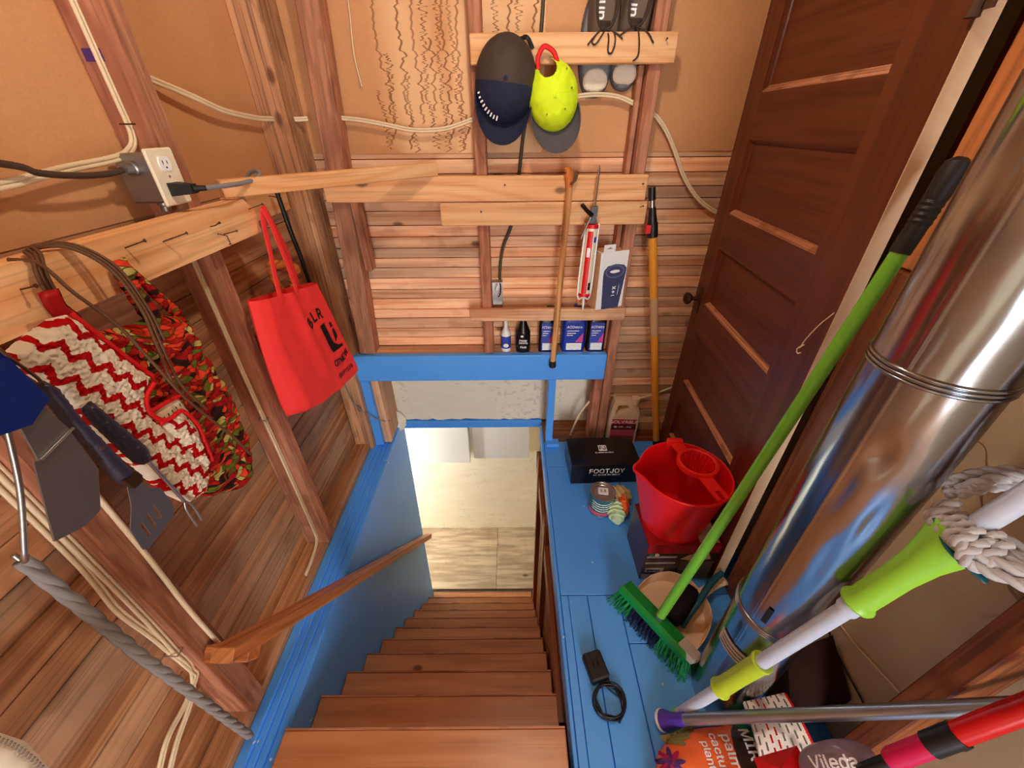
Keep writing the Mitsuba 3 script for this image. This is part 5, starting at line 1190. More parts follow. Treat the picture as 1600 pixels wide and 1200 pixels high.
# paint can
pc = thing('paint_can', 'small round paint can with a teal label and a white sticker on its lid', 'can')
CM = np.eye(4); CM[:3, 3] = (0.394, 1.195, 0)
add(pc, 'body', lathe([(0, 0), (0.053, 0), (0.0555, 0.003), (0.054, 0.006), (0.054, 0.104), (0.0555, 0.107), (0.0555, 0.112), (0.051, 0.112), (0.050, 0.108), (0.040, 0.107), (0.038, 0.104), (0, 0.104)], 36, CM), 'steel', smooth=35)
add(pc, 'label', lathe([(0.0545, 0.010), (0.0545, 0.101)], 36, CM), 'teal_label', smooth=True)
add(pc, 'label_band', lathe([(0.0548, 0.010), (0.0548, 0.030)], 36, CM), 'label_rose', smooth=True)
def arcband(z0, z1, a0, a1, dz, r):
    q = np.linspace(a0, a1, 14); pts, f = [], []
    for k, t_ in enumerate(q):
        s = dz * math.sin(PI * k / 13)
        pts += [(r * math.cos(t_), r * math.sin(t_), z0 + s), (r * math.cos(t_), r * math.sin(t_), z1 + s)]
    for i in range(13): f += [(2 * i, 2 * i + 2, 2 * i + 3), (2 * i, 2 * i + 3, 2 * i + 1)]
    return put(trimesh.Trimesh(pts, f, process=False), CM)
for k in range(4):
    add(pc, 'print', arcband(0.045 + 0.014 * k, 0.050 + 0.014 * k, -2.6, -0.8, -0.008, 0.0549), 'white_ink', smooth=True)
add(pc, 'sticker', put(box(-0.022, 0.022, -0.020, 0.020, 0, 0.0008), frame((0.396, 1.197, 0.1075), (1, -0.15, 0), (0.15, 1, 0))), 'bright_white')
lettering(pc, '5.3', 0.013, frame((0.396, 1.199, 0.1084), (1, -0.15, 0), (0.15, 1, 0)), 'charcoal_cloth', 0.0004, center=True)

# crumpled work gloves
gl = thing('work_gloves', 'crumpled beige and mint work gloves between the paint can and the red bucket', 'gloves')
def crumple(c_, r, seed, freq, amp, sub=4):
    m = trimesh.creation.icosphere(sub, 1.0)
    n_ = m.vertices.copy()
    d = np.sin(n_ @ np.array(freq) + 3 * nfbm(n_ * 2.2 + seed, 2)) * amp + 0.35 * (nfbm(n_ * 3 + seed, 2) - 0.5)
    m.vertices = n_ * (1 + d)[:, None] * np.array(r) + np.array(c_)
    m.vertices[:, 2] = np.maximum(m.vertices[:, 2], 0.001)
    return m
add(gl, 'glove', crumple((0.470, 1.225, 0.040), (0.062, 0.045, 0.048), 3, (18, 6, 2), 0.14, 5), 'glove_beige', smooth=True)
add(gl, 'glove', crumple((0.452, 1.150, 0.034), (0.036, 0.050, 0.044), 11, (3, 20, 4), 0.14, 5), 'glove_mint', smooth=True)
add(gl, 'cuff', crumple((0.487, 1.168, 0.055), (0.022, 0.045, 0.035), 5, (3, 14, 2), 0.05), 'bag_orange', smooth=True)

# printed carton under the bucket
pk = thing('carton', 'red and dark printed carton with a torn corner under the red bucket', 'box')
KM = frame((0.479, 0.860, 0.0), (1, 0.0, 0), (0, 1, 0))
KW, KD, KH = 0.262, 0.188, 0.205
add(pk, 'box', put(box(0, KW, 0, KD, 0, KH, 0.002), KM), 'box_dark')
add(pk, 'top', put(box(0.001, KW - 0.001, 0.001, KD - 0.001, KH - 0.001, KH + 0.0008), KM), 'box_red')
add(pk, 'side', put(box(-0.0008, 0.0005, 0.001, KD - 0.001, 0.001, KH - 0.001), KM), 'box_plum')
KF = KM @ FZ
def front(name, pts, m, d=0.0008, p=pk): return add(p, name, put(poly_prism(pts, d), KF), m)
rect = lambda x0, y0, x1, y1: [(x0, y0), (x1, y0), (x1, y1), (x0, y1)]
front('front_band', rect(0.001, KH - 0.045, KW - 0.001, KH - 0.001), 'box_red')
for k in range(4): front('print', rect(0.006, 0.078 + 0.018 * k, 0.115, 0.088 + 0.018 * k), 'print_grey' if k % 2 else 'box_plum')
front('print', rect(0.004, 0.004, 0.075, 0.030), 'print_grey'); front('print', rect(0.012, 0.046, 0.080, 0.070), 'print_grey'); front('print', rect(0.040, 0.012, 0.075, 0.026), 'box_dark', 0.0012)
front('print', rect(0.018, 0.051, 0.068, 0.060), 'box_dark', 0.0012); front('print', rect(0.080, 0.006, 0.125, 0.032), 'silver_tag')
front('print', rect(0.135, 0.004, 0.255, 0.110), 'print_camo')
front('print', ell(0.040, 0.150, 0.008, 0.008), 'white_ink', 0.0012); front('print', ell(0.020, 0.150, 0.007, 0.008), 'teal_label', 0.0012)
front('torn_patch', [(0.130, 0.125), (0.16, 0.150), (0.20, 0.165), (0.225, 0.160), (0.24, 0.125), (0.20, 0.118), (0.155, 0.118)], 'torn_card', 0.0012)
lettering(pk, 'ROYAL JUBILEE', 0.008, KF @ frame((0.150, 0.180, 0.0008), (1, 0, 0), (0, 1, 0)), 'white_ink', 0.0005, center=True) if False else None
add(pk, 'flap', put(hull([(0.185, 0.010, KH + 0.001), (0.255, 0.010, KH + 0.001), (0.258, 0.12, KH + 0.002), (0.20, 0.12, KH + 0.002), (0.185, 0.010, KH + 0.003), (0.255, 0.010, KH + 0.004)]), KM), 'torn_card')

# red bucket with wringer
bk_ = thing('bucket', 'bright red plastic mop bucket with a wringer insert standing on the carton', 'bucket')
BX, BY, BZ = 0.595, 0.975, KH + 0.0015
n = 96
prof = [(0.0, 0.006), (0.100, 0.006), (0.104, 0.0), (0.109, 0.0), (0.112, 0.012), (0.1465, 0.236), (0.1525, 0.240), (0.1535, 0.246), (0.150, 0.250), (0.1455, 0.248), (0.1435, 0.238), (0.1095, 0.016), (0.0, 0.014)]
bm = lathe(prof, n)
angv = np.arctan2(bm.vertices[:, 1], bm.vertices[:, 0]); da = (angv - (PI - 0.10) + PI) % (2 * PI) - PI
k_ = np.exp(-(da / 0.20) ** 2) * np.clip((bm.vertices[:, 2] - 0.10) / 0.14, 0, 1) ** 2
bm.vertices[:, :2] *= (1 + 0.17 * k_)[:, None]
bm.apply_translation((BX, BY, BZ))
add(bk_, 'pail', bm, 'bucket_red', smooth=35)
zr_ = BZ + 0.250
A_, B_ = np.array((BX + 0.012, BY + 0.148)), np.array((BX + 0.072, BY - 0.128))
ctr = np.array((BX + 0.050, BY + 0.030))
dv = (B_ - A_) / np.linalg.norm(B_ - A_); nvv = np.array([-dv[1], dv[0]])
band = sg.LineString([A_, B_]).buffer(0.023, cap_style='flat')
notch = sg.LineString([B_ - dv * 0.035, B_ + dv * 0.02]).buffer(0.009, cap_style='flat')
ringp = band.union(sg.Point(*ctr).buffer(0.070)).difference(sg.Point(*ctr).buffer(0.055)).difference(notch)
add(bk_, 'wringer_plate', trimesh.creation.extrude_polygon(ringp, 0.006, engine='earcut').apply_translation((0, 0, zr_ - 0.002)), 'bucket_red_light')
WM = np.eye(4); WM[:3, 3] = (*ctr, zr_)
add(bk_, 'wringer_rim', lathe([(0.055, 0.0), (0.055, 0.010), (0.060, 0.016), (0.069, 0.014), (0.070, 0.0)], 48, WM), 'bucket_red_light', smooth=35)
add(bk_, 'wringer_basket', lathe([(0.055, 0.012), (0.036, -0.075), (0.0, -0.078), (0.0, -0.075), (0.034, -0.072), (0.053, 0.012)], 48, WM), 'bucket_red', smooth=35)
for k in range(20):
    q = 2 * PI * k / 20; c_, s_ = math.cos(q), math.sin(q)
    add(bk_, 'wringer_rib', put(hull([(0.053, -0.0012, 0.010), (0.053, 0.0012, 0.010), (0.0475, -0.0012, 0.008), (0.0475, 0.0012, 0.008), (0.034, -0.0012, -0.072), (0.034, 0.0012, -0.072), (0.029, -0.0012, -0.072), (0.029, 0.0012, -0.072)]), WM @ np.array([[c_, -s_, 0, 0], [s_, c_, 0, 0], [0, 0, 1, 0], [0, 0, 0, 1.0]])), 'bucket_red_light')
add(bk_, 'clip', box(A_[0] - 0.028, A_[0] + 0.028, A_[1] - 0.012, A_[1] + 0.010, zr_ - 0.03, zr_ + 0.014, 0.003), 'bucket_red_light')

# green broom
br = thing('broom', 'push broom with a lime green pole and a green head on the blue floor', 'broom')
P0, P1 = np.array((0.478, 0.672, 0.080)), np.array((0.748, 0.752, 1.398))
pa = (P1 - P0) / np.linalg.norm(P1 - P0); Lp = np.linalg.norm(P1 - P0)
dl = np.array((0.555, -0.832, 0.0))
HM = frame(P0 - pa * 0.004, dl, np.cross(pa, dl))
if HM[:3, 2] @ pa < 0: HM = frame(P0 - pa * 0.004, dl, -np.cross(pa, dl))
add(br, 'pole', rod(P0, P0 + pa * (Lp - 0.13), 0.0145, 18), 'broom_green', smooth=35)
add(br, 'grip', along(P0 + pa * (Lp - 0.15), P1, [(0, 0), (0.0165, 0), (0.0165, 0.05)] + [(0.0165 + 0.0014 * (k % 2), 0.05 + 0.005 * k) for k in range(10)] + [(0.018, 0.11), (0.020, 0.13), (0.018, 0.15), (0.008, 0.157), (0, 0.157)]), 'black_rubber', smooth=30)
add(br, 'ferrule', along(P0 - pa * 0.005, P0 + pa * 0.03, [(0, 0), (0.0175, 0), (0.0165, 0.03), (0, 0.032)]), 'steel', smooth=35)
hb_ = Manifold.hull_points(np.array([(x, y, z_) for x in (-0.145, 0.120) for y in (-0.030, 0.030) for z_ in (-0.016, 0.004)] + [(x, y, 0.016) for x in (-0.140, 0.115) for y in (-0.020, 0.020)] + [(-0.150, 0, -0.01), (0.13, 0, -0.01)]))
hbm = hb_.to_mesh(); add(br, 'head', put(trimesh.Trimesh(hbm.vert_properties[:, :3], hbm.tri_verts), HM), 'head_green', smooth=25)
add(br, 'end_plate', put(hull([(x, y, z_) for x in (0.085, 0.140) for y in (-0.020, 0.020) for z_ in (-0.008, 0.017)] + [(0.150, 0, 0.0), (0.150, 0, 0.012)]), HM), 'silver_tag', label='grey end plate with raised print')
_rb = np.random.default_rng(5)
tg, tn = [], []
for i in range(20):
    for j in range(5):
        x, y = -0.138 + 0.0137 * i, -0.024 + 0.012 * j
        for k in range(7):
            fx = (i - 9.5) / 9.5
            e = np.array([x + 0.026 * fx * abs(fx) + 0.005 * _rb.normal(), y + 0.020 * (j - 2) / 2 + 0.010 + 0.005 * _rb.normal(), -0.088 + 0.006 * _rb.normal()])
            s = np.array([x, y, -0.014]) + np.array([*(0.0025 * _rb.normal(size=2)), 0])
            m = tube([s, s * 0.55 + e * 0.45 + (0, 0, 0), e], [0.0016, 0.0014, 0.0008], 4, smooth=False)
            (tg if i < 5 or i > 12 else tn).append(m)
add(br, 'green_bristles', put(join(tg), HM), 'bristle_green', kind='stuff', label='pale green outer bristles')
add(br, 'navy_bristles', put(join(tn), HM), 'bristle_navy', kind='stuff', label='navy bristles in the middle')

# dustpan and hand brush
dp = thing('dustpan', 'cream plastic dustpan lying on the floor under the green broom', 'dustpan')
arc = spline([(0.430, 0.772), (0.452, 0.800), (0.510, 0.838), (0.575, 0.848), (0.625, 0.826), (0.652, 0.788), (0.668, 0.742), (0.662, 0.690), (0.628, 0.640), (0.585, 0.602), (0.545, 0.592)], 5)[:, :2]
base = sg.Polygon(arc)
add(dp, 'tray', trimesh.creation.extrude_polygon(base, 0.004, engine='earcut').apply_translation((0, 0, 0.003)), 'pan_cream')
ctr_ = np.array((0.52, 0.70)); m_ = len(arc)
s = np.linspace(0, 1, m_); hgt = 0.052 * np.sin(PI * s) ** 0.5 + 0.006
out = arc + (arc - ctr_) / np.linalg.norm(arc - ctr_, axis=1, keepdims=True) * (0.012 * np.sin(PI * s))[:, None]
inn = arc * 0.985 + ctr_ * 0.015
V = np.vstack([np.column_stack([arc, np.full(m_, 0.002)]), np.column_stack([out, hgt]), np.column_stack([out * 0.985 + ctr_ * 0.015, hgt]), np.column_stack([inn, np.full(m_, 0.006)])])
f = []
for i in range(m_ - 1):
    for a_, b_ in ((0, 1), (1, 2), (2, 3)):
        p_, q_ = a_ * m_ + i, b_ * m_ + i; f += [(p_, p_ + 1, q_ + 1), (p_, q_ + 1, q_)]
add(dp, 'rim', trimesh.Trimesh(V, f, process=False), 'pan_cream', smooth=30)
add(dp, 'handle', tube([(0.655, 0.765, 0.045), (0.69, 0.785, 0.050), (0.73, 0.805, 0.052), (0.775, 0.82, 0.050)], [0.020, 0.017, 0.017, 0.016], 12, flat=0.55, up=(0, 0, 1)), 'pan_cream', smooth=True)
hbz = thing('hand_brush', 'black hand brush with a teal handle lying in the cream dustpan', 'brush')
add(hbz, 'handle', tube([(0.565, 0.665, 0.040), (0.60, 0.70, 0.052), (0.64, 0.735, 0.066), (0.70, 0.79, 0.084), (0.755, 0.825, 0.094)], [0.007, 0.009, 0.011, 0.012, 0.010], 12, flat=0.8, up=(0, 0, 1)), 'teal_plastic', smooth=True)
_hb = crumple((0, 0, 0), (1, 1, 1), 2, (9, 9, 9), 0.01, 3)
_hbm = frame((0.585, 0.735, 0.050), (0.66, 0.62, 0.15), (-0.62, 0.66, 0.0))
q = trimesh.creation.icosphere(4, 1.0); q.vertices = np.sign(q.vertices) * np.abs(q.vertices) ** 0.6 * (0.078, 0.034, 0.030); q.vertices *= (1 + 0.06 * (nnoise(q.vertices * 500) - 0.5))[:, None]
add(hbz, 'bristles', put(q, _hbm), 'bristle_black', smooth=True, kind='stuff')
db = thing('ash_brush', 'small grey brush head in the dustpan right behind the broom pole', 'brush')
add(db, 'block', put(box(-0.040, 0.040, -0.012, 0.012, 0, 0.020, 0.003), frame((0.512, 0.655, 0.008), (0.555, -0.832, 0), (0.832, 0.555, 0))), 'charcoal_cloth')
for k in range(3):
    add(db, 'rib', put(box(-0.004, 0.004, -0.010, 0.010, 0.020, 0.026), frame((0.512 + 0.012 * (k - 1), 0.655 - 0.018 * (k - 1), 0.008), (0.555, -0.832, 0), (0.832, 0.555, 0))), 'dull_steel')

# power adapter with coiled cable
ad = thing('power_adapter', 'black power adapter with its cable coiled on the blue floor boards', 'adapter')
AM = frame((0.257, 0.562, 0.0), (0.26, -0.97, 0), (0.97, 0.26, 0))
add(ad, 'body', put(box(-0.040, 0.040, -0.030, 0.030, 0.001, 0.032, 0.005), AM), 'black_rubber')
for y in (-0.008, 0.008): add(ad, 'prong', put(box(-0.008, 0.008, y - 0.0012, y + 0.0012, 0.031, 0.047), AM), 'brass_dark')
co_ = []
for k in range(6):
    q = np.linspace(0, 2 * PI, 25) + k
    co_ += [(0.284 + (0.042 + 0.003 * (k % 3)) * math.cos(t_) + 0.003 * math.sin(k * 2.1), 0.474 + (0.046 - 0.004 * (k % 2)) * math.sin(t_) + 0.003 * math.cos(k * 1.7), 0.004 + 0.0032 * k + 0.002 * math.sin(3 * t_)) for t_ in q]
add(ad, 'cable', tube([(0.268, 0.524, 0.014), (0.275, 0.515, 0.012), (0.285, 0.508, 0.008)] + co_, 0.0022, 6, smooth=False), 'black_plastic', smooth=True)
add(ad, 'cable_tail', tube([(0.292, 0.53, 0.01), (0.30, 0.515, 0.004), (0.316, 0.49, 0.004), (0.318, 0.455, 0.004), (0.308, 0.435, 0.006)], 0.0022, 6), 'black_plastic', smooth=True)
add(ad, 'jack', rod((0.312, 0.440, 0.006), (0.300, 0.425, 0.006), 0.005, 10), 'black_plastic', smooth=35)

# ------------------------------------------------------------------ stovepipe
sp_ = thing('stovepipe', 'tall shiny galvanized stovepipe standing before the right wall', 'stovepipe')
PCX, PCY, PR = 0.631, 0.503, 0.0822
def pipe_mesh(z0, z1):
    nz, na = max(12, int((z1 - z0) / 0.006)), 180
    zz = np.linspace(z0, z1, nz); q = np.arange(na + 1) * 2 * PI / na
    Q, Z_ = np.meshgrid(q, zz)
    u = np.stack([np.cos(Q) * 1.1, np.sin(Q) * 1.1, Z_ * 3.2], -1)
    dents = 0.0042 * (nfbm(u + 7, 3, 4) - 0.5) + 0.0012 * (nfbm(u * (3, 3, 3.5), 2, 9) - 0.5)
    face = math.atan2(-PCY, -PCX)                                        # towards the viewer
    da = (Q - face + PI) % (2 * PI) - PI
    def dent(a0, zc, wa, wz, d): return -d * np.exp(-((da - a0) / wa) ** 2 - ((Z_ - zc) / wz) ** 2)
    dents += dent(0.05, 1.02, 0.22, 0.035, 0.0065) + dent(-0.15, 0.94, 0.12, 0.06, 0.003) + dent(0.25, 0.75, 0.15, 0.08, 0.0025) + dent(0.5, 0.88, 0.1, 0.05, 0.0025)
    ridge = 0.0018 * np.exp(-((da + 0.32) / 0.014) ** 2)
    fade = np.minimum(1, np.minimum(Z_ - z0, z1 - Z_) / 0.03)
    r = PR + dents * fade + ridge
    V = np.stack([PCX + r * np.cos(Q), PCY + r * np.sin(Q), Z_], -1).reshape(-1, 3)
    return trimesh.Trimesh(V, grid_faces(na + 1, nz), process=False)
joints = (0.0, 0.475, 1.154, 1.83, CEIL)
for z0, z1 in zip(joints[:-1], joints[1:]):
    add(sp_, 'section', pipe_mesh(z0, z1), 'galvanized', smooth=True)
for zj in joints[1:-1]:
    for dz in (-0.007, 0.0, 0.007):
        qq = np.linspace(0, 2 * PI, 73)
        add(sp_, 'bead', tube([(PCX + (PR + 0.0012) * math.cos(t_), PCY + (PR + 0.0012) * math.sin(t_), zj + dz) for t_ in qq], 0.0028, 8, smooth=False), 'galvanized', smooth=True)
def on_pipe(a0, a1, z0, z1, r=PR + 0.0035):
    face = math.atan2(-PCY, -PCX); q = np.linspace(face + a0, face + a1, 12)
    pts = [(PCX + r * math.cos(t_), PCY + r * math.sin(t_), z_) for z_ in (z0, z1) for t_ in q]; f = []
    for i in range(11): f += [(i, i + 1, i + 13), (i, i + 13, i + 12)]
    return trimesh.Trimesh(pts, f, process=False)
stk = add(sp_, 'sticker', on_pipe(-0.85, 0.28, 0.310, 0.360), 'silver_tag', smooth=True, label='grey paper sticker with print')
for k in range(3): add(stk, 'print', on_pipe(-0.75, 0.15, 0.318 + 0.013 * k, 0.322 + 0.013 * k, PR + 0.0038), 'charcoal_cloth', smooth=True)
add(sp_, 'tag', on_pipe(-0.12, 0.02, 0.512, 0.565), 'black_plastic', smooth=True, label='small black tag')

# ------------------------------------------------------------------ poles and mops at the lower right
mp = thing('mop', 'upside down string mop with a pale pole and green grips leaning on the right wall', 'mop')
a, b = np.array((0.468, 0.437, 0.004)), np.array((0.796, 0.339, 1.44))
def ma(z_): return a + (b - a) * ((z_ - a[2]) / (b[2] - a[2]))
add(mp, 'pole', rod(a, ma(0.72), 0.0150, 18), 'pole_white', smooth=35)
add(mp, 'foot', rod(ma(-0.0), ma(0.035), 0.0165, 16), 'mop_green', smooth=35)
add(mp, 'upper_pole', rod(ma(0.92), b, 0.0150, 18), 'pole_white', smooth=35)
add(mp, 'lower_grip', along(ma(0.250), ma(0.425), [(0, 0), (0.026, 0), (0.0245, 0.004), (0.0215, 0.014), (0.0205, 0.09), (0.0215, 0.165), (0.0245, 0.178), (0.024, 0.182), (0.0225, 0.183), (0, 0.175)]), 'lime_plastic', smooth=35, label='yellow green grip')
add(mp, 'collar', rod(ma(0.690), ma(0.722), 0.0185, 18), 'pole_white', smooth=35)
add(mp, 'upper_grip', along(ma(0.715), ma(0.93), [(0, 0), (0.028, 0), (0.029, 0.004), (0.0235, 0.016), (0.0225, 0.10), (0.026, 0.15), (0.034, 0.19), (0.042, 0.225), (0.041, 0.230), (0, 0.230)]), 'mop_green', smooth=35, label='bright green flared grip')
_rm = np.random.default_rng(12)
_top = ma(0.925)
_ex = np.array((0.55, -0.62, 0.0)); _ex /= np.linalg.norm(_ex)
def yarn(pts, r=0.008):
    p = spline(pts, 8); ph = np.arange(len(p)) * 0.9
    t_ = np.gradient(p, axis=0); t_ /= np.linalg.norm(t_, axis=1, keepdims=True) + 1e-9
    u_ = np.cross(t_, (0.3, 0.2, 1)); u_ /= np.linalg.norm(u_, axis=1, keepdims=True) + 1e-9; w_ = np.cross(t_, u_)
    return join([tube(p + (np.cos(ph + k)[:, None] * u_ + np.sin(ph + k)[:, None] * w_) * r * 0.42, r * 0.62, 6, smooth=False) for k in (0, PI)])
for k in range(12):
    q = k / 11
    s = _top + (-0.020 + 0.012 * math.sin(3 * k), 0.030 - 0.075 * q, 0.010 + 0.012 * _rm.random())
    add(mp, 'strand', yarn([s + (0.02, 0.01, 0.02), s + (-0.006, 0, 0.0), s + (0.008, -0.012, -0.008), s + (0.045, -0.035 - 0.02 * q, 0.000), s + (0.10, -0.06 - 0.03 * q, -0.015 - 0.02 * q)], 0.009), 'mop_string', smooth=True)
for k in range(7):
    q = k / 6; s = _top + (0.012 + 0.014 * q, 0.050 + 0.012 * math.sin(2 * k), 0.050 + 0.028 * q)
    add(mp, 'strand', yarn([s + (-0.01, 0.0, -0.010), s + (0.025, -0.005, 0.012), s + (0.06, -0.02, 0.03), s + (0.11, -0.04, 0.045)], 0.009), 'mop_string', smooth=True)
add(mp, 'tie', tube([_top + (-0.030, 0.02, 0.02), _top + (-0.034, -0.02, 0.0), _top + (-0.012, -0.062, -0.014)], 0.005, 8, flat=0.5), 'teal_plastic', smooth=True)

pl = thing('metal_pole', 'grey metal pole with a purple foot leaning low across the right corner', 'pole')
a, b = np.array((0.428, 0.424, 0.022)), np.array((0.880, 0.250, 0.665))
add(pl, 'tube', rod(a, b, 0.0140, 18), 'aluminium', smooth=35)
add(pl, 'foot', along(a - (b - a) * 0.006, a + (b - a) * 0.10, [(0, 0), (0.026, 0), (0.026, 0.006), (0.019, 0.028), (0.0165, 0.045), (0.016, 0.078), (0, 0.078)]), 'purple_plastic', smooth=35, label='purple flared foot')
add(pl, 'foot_ring', along(a - (b - a) * 0.012, a, [(0, 0), (0.027, 0), (0.0275, 0.006), (0.026, 0.009), (0, 0.009)]), 'bright_white', smooth=35)

sm = thing('spray_mop', 'red spray mop with a clear purple tank in the lower right corner', 'mop')
a, b = np.array((0.53, 0.222, 0.098)), np.array((0.822, 0.240, 0.735))
def sa(z_): return a + (b - a) * ((z_ - a[2]) / (b[2] - a[2]))
add(sm, 'handle', rod(sa(0.575), b, 0.0175, 18), 'mop_red', smooth=35)
add(sm, 'joint', rod(sa(0.535), sa(0.585), 0.0195, 18), 'black_plastic', smooth=35)
add(sm, 'knob', hull([sa(0.585) + (0.012 + dx, -0.004 + dy, -0.028 + dz) for dx in (-0.01, 0.012) for dy in (-0.01, 0.01) for dz in (-0.01, 0.01)]), 'black_plastic')
add(sm, 'lower_handle', along(sa(0.46), sa(0.540), [(0, 0), (0.015, 0), (0.0175, 0.01), (0.0175, 0.088), (0, 0.088)]), 'mop_magenta', smooth=35)
add(sm, 'shaft', rod(a, sa(0.47), 0.011, 14), 'black_plastic', smooth=35)
_tk = trimesh.creation.icosphere(4, 1.0); _tk.vertices = np.sign(_tk.vertices) * np.abs(_tk.vertices) ** 0.7 * (0.060, 0.055, 0.075)
tk = put(_tk, frame(sa(0.345) + (0.032, 0.010, -0.015), (1, 0.1, -0.35), (0, 1, 0.1)))
add(sm, 'tank', tk, 'tank_purple', smooth=True)
add(sm, 'base', put(hull([(x, y, z_) for x in (-0.05, 0.05) for y in (-0.05, 0.05) for z_ in (-0.012, 0.012)] + [(0, 0, 0.045), (0, 0.02, 0.045)]), frame(sa(0.255) + (0.0, 0.02, -0.01), (1, 0.1, 0.6), (0, 1, 0.1))), 'mop_red')
add(sm, 'mop_head', box(0.46, 0.60, 0.03, 0.30, 0.065, 0.10, 0.012) if False else put(box(-0.06, 0.06, -0.17, 0.10, -0.012, 0.012, 0.008), frame((0.725, 0.20, 0.0135), (1, 0, 0), (0, 1, 0))) if False else rod((0.50, 0.22, 0.055), (0.53, 0.2225, 0.10), 0.02, 12), 'black_plastic')
_c = sa(0.345) + (0.032, 0.010, -0.015); _d = EYE - _c; _d /= np.linalg.norm(_d)
_tx = text_mesh('Vileda', 0.021, 0.0008, True).subdivide_to_size(0.01, max_iter=8)
_fx = frame((0, 0, 0), np.array((1, 0, 0.0)) - _d * _d[0], (0, 1, 0.3))
_w = _c + (_tx.vertices[:, 0:1] - 0.052) * _fx[:3, 0] + (_tx.vertices[:, 1:2] + 0.010) * _fx[:3, 1]
_hit, _ri, _ = tk.ray.intersects_location(_w + _d * 0.12, np.repeat(-_d[None], len(_w), 0), multiple_hits=False)
_w[_ri] = _hit + _d * 0.0006 + _tx.vertices[_ri, 2:3] * _d
add(sm, 'lettering', trimesh.Trimesh(_w, _tx.faces, process=False), 'white_ink')

# potting soil bag lying on the floor
so = thing('soil_bag', 'orange and green bag of potting soil lying on the floor at the lower edge', 'bag')
v, f, uv = puffy([(0.335, 0.06), (0.345, 0.22), (0.375, 0.340), (0.43, 0.385), (0.52, 0.402), (0.63, 0.408), (0.70, 0.39), (0.725, 0.28), (0.72, 0.06)], 0.042, 0.010, 0.07, disp=lambda q: 0.010 * (nfbm(np.column_stack([q * 22, q[:, :1] * 0]), 3) - 0.5))
v[:, 2] += 0.044
fo = f[v[f].mean(1)[:, 0] < 0.600 - 0.05 * (v[f].mean(1)[:, 1] - 0.3)]; fg = f[v[f].mean(1)[:, 0] >= 0.600 - 0.05 * (v[f].mean(1)[:, 1] - 0.3)]
add(so, 'bag', trimesh.Trimesh(v, fo, process=False), 'bag_orange', smooth=True)
add(so, 'top_end', trimesh.Trimesh(v, fg, process=False), 'bag_green', smooth=True, label='green end of the bag')
from scipy.interpolate import LinearNDInterpolator
_up = v[: len(v) // 2]; _zf = LinearNDInterpolator(_up[:, :2], _up[:, 2])
def on_bag(mesh2d, x, y, d=0.0016):
    """flat print, read along -y with the letters' tops towards +x, laid on the bag"""
    m = mesh2d.copy().subdivide_to_size(0.010, max_iter=8)
    X_, Y_, Z_ = m.vertices.T
    wx, wy = x + Y_, y - X_
    m.vertices = np.column_stack([wx, wy, np.nan_to_num(_zf(wx, wy), nan=0.05) + d + Z_])
    return m
for s_, x, y, h in (('palm &', 0.552, 0.378, 0.024), ('cactus, pal', 0.520, 0.380, 0.020), ('plantes', 0.492, 0.362, 0.018)):
    add(so, 'lettering', on_bag(text_mesh(s_, h, 0.0004, True), x, y), 'white_ink')
add(so, 'brand_oval', on_bag(poly_prism(ell(0.09, 0.0, 0.075, 0.032), 0.0004), 0.604, 0.412), 'oval_brown')
add(so, 'lettering', on_bag(text_mesh('MIR', 0.026, 0.0004, True), 0.606, 0.390, 0.0026), 'white_ink')
for k in range(9):
    q = 0.7 * k
    add(so, 'petal', on_bag(poly_prism(ell(0, 0, 0.006, 0.022), 0.0003).apply_transform(trimesh.transformations.rotation_matrix(q, (0, 0, 1))).apply_translation((0.014 * math.sin(-q), 0.014 * math.cos(q), 0.0001 * k)), 0.400, 0.320), 'flower_pink' if k % 2 else 'tape_purple')
for k in range(4):
    add(so, 'leaf', on_bag(poly_prism(ell(0, 0, 0.010, 0.030), 0.0003).apply_transform(trimesh.transformations.rotation_matrix(-0.4 + 0.3 * k, (0, 0, 1))), 0.425 + 0.016 * k, 0.368 + 0.008 * k), 'leaf_olive')

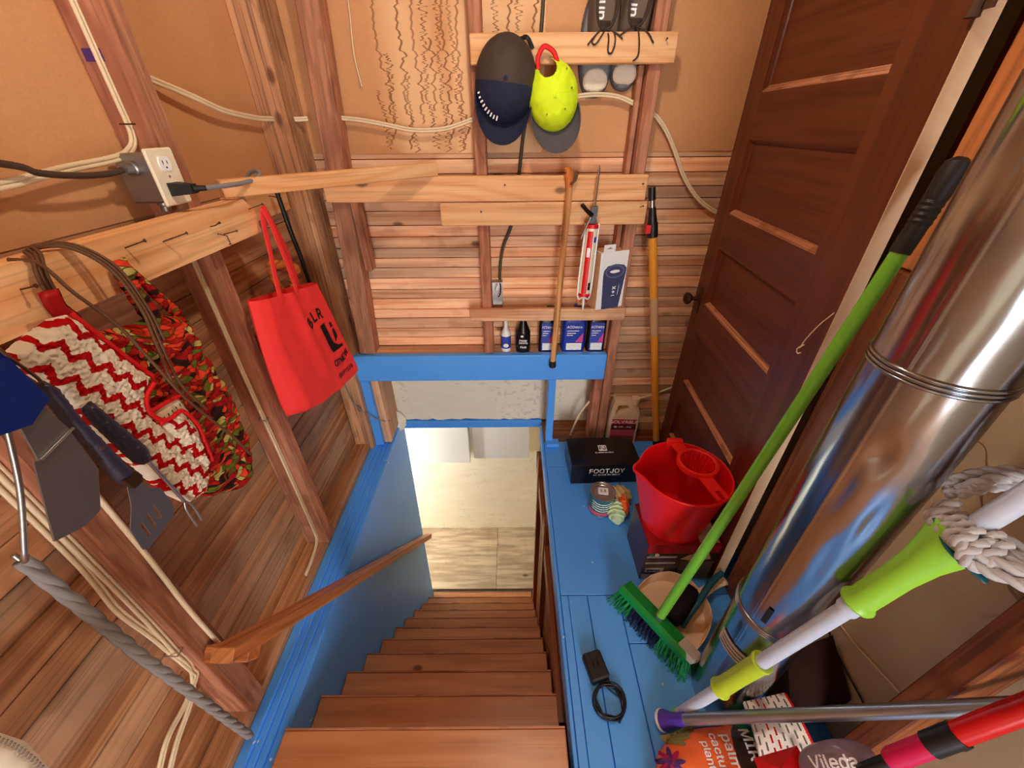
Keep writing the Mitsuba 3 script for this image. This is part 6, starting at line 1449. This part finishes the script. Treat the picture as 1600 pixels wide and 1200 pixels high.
# printed cloth mop pad draped over the bag
pd = thing('mop_pad', 'white cloth pad printed with red and grey dashes draped over the soil bag', 'cloth')
nu, nv = 20, 40
c0 = [np.array(p_) for p_ in ((0.602, 0.414, 0.180), (0.712, 0.428, 0.196), (0.752, 0.300, 0.135), (0.610, 0.290, 0.115))]
U_, V_ = np.meshgrid(np.linspace(0, 1, nu), np.linspace(0, 1.25, nv))
P = c0[0] * ((1 - U_) * (1 - V_))[..., None] + c0[1] * (U_ * (1 - V_))[..., None] + c0[2] * (U_ * V_)[..., None] + c0[3] * ((1 - U_) * V_)[..., None]
P[..., 2] += 0.012 * np.sin(PI * V_) + 0.006 * (nfbm(P * 30, 2) - 0.5)
P = P.reshape(-1, 3); nP = len(P)
uvp = np.column_stack([U_.ravel() * 0.105, V_.ravel() * 0.17])
add(pd, 'cloth', trimesh.Trimesh(np.vstack([P, P - (0, 0, 0.006)]), np.vstack([grid_faces(nu, nv, True), grid_faces(nu, nv, False, nP)]), process=False), 'dash_print', smooth=True, uv=np.vstack([uvp, uvp]))
Pg = P.reshape(nv, nu, 3)
add(pd, 'red_edge', tube(Pg[:, -1] - (0, 0, 0.003), 0.0045, 8, smooth=False), 'binding_red', smooth=True)

# dark woven bin in the corner and strings on the wall
solo('woven_bin', 'dark brown woven bin behind the stovepipe against the right wall', 'bin', hull([(0.757, 0.51, 0.224), (0.881, 0.535, 0.268), (0.893, 0.42, 0.173), (0.764, 0.427, 0.098), (0.757, 0.51, 0.001), (0.881, 0.535, 0.001), (0.893, 0.42, 0.001), (0.764, 0.43, 0.001)]), 'woven_brown')
solo('wall_wire', 'pale thin cord hanging on the lower right wall', 'cord', tube([(0.894, 0.565, 0.30), (0.894, 0.50, 0.308), (0.894, 0.44, 0.325), (0.894, 0.375, 0.345)], 0.0026, 6), 'cable_white', smooth=True)
solo('wall_wire', 'black thin cord hanging on the lower right wall beside the pale one', 'cord', tube([(0.894, 0.56, 0.25), (0.894, 0.525, 0.228), (0.894, 0.46, 0.215), (0.894, 0.40, 0.208), (0.894, 0.35, 0.19)], 0.0026, 6), 'black_rubber', smooth=True)

# ------------------------------------------------------------------ groups of repeats
for prefix, phrase in (('wall_stud', 'bare wall studs'), ('house_cable', 'white house cables'), ('cap', 'caps hung on the rail'), ('oil_jug', 'oil jugs on the blue beam'), ('bottle', 'small bottles on the blue beam'),
                       ('cabinet', 'white cabinets at the foot of the stairs'), ('cross_board', 'pine boards across the far wall'), ('nail_board', 'boards with nails on the left wall'), ('wall_wire', 'thin cords on the lower right wall'), ('blue_post', 'blue posts under the beam')):
    for k in labels:
        if k == prefix or (k.startswith(prefix + '_') and k[len(prefix) + 1:].isdigit()):
            labels[k]['group'] = phrase
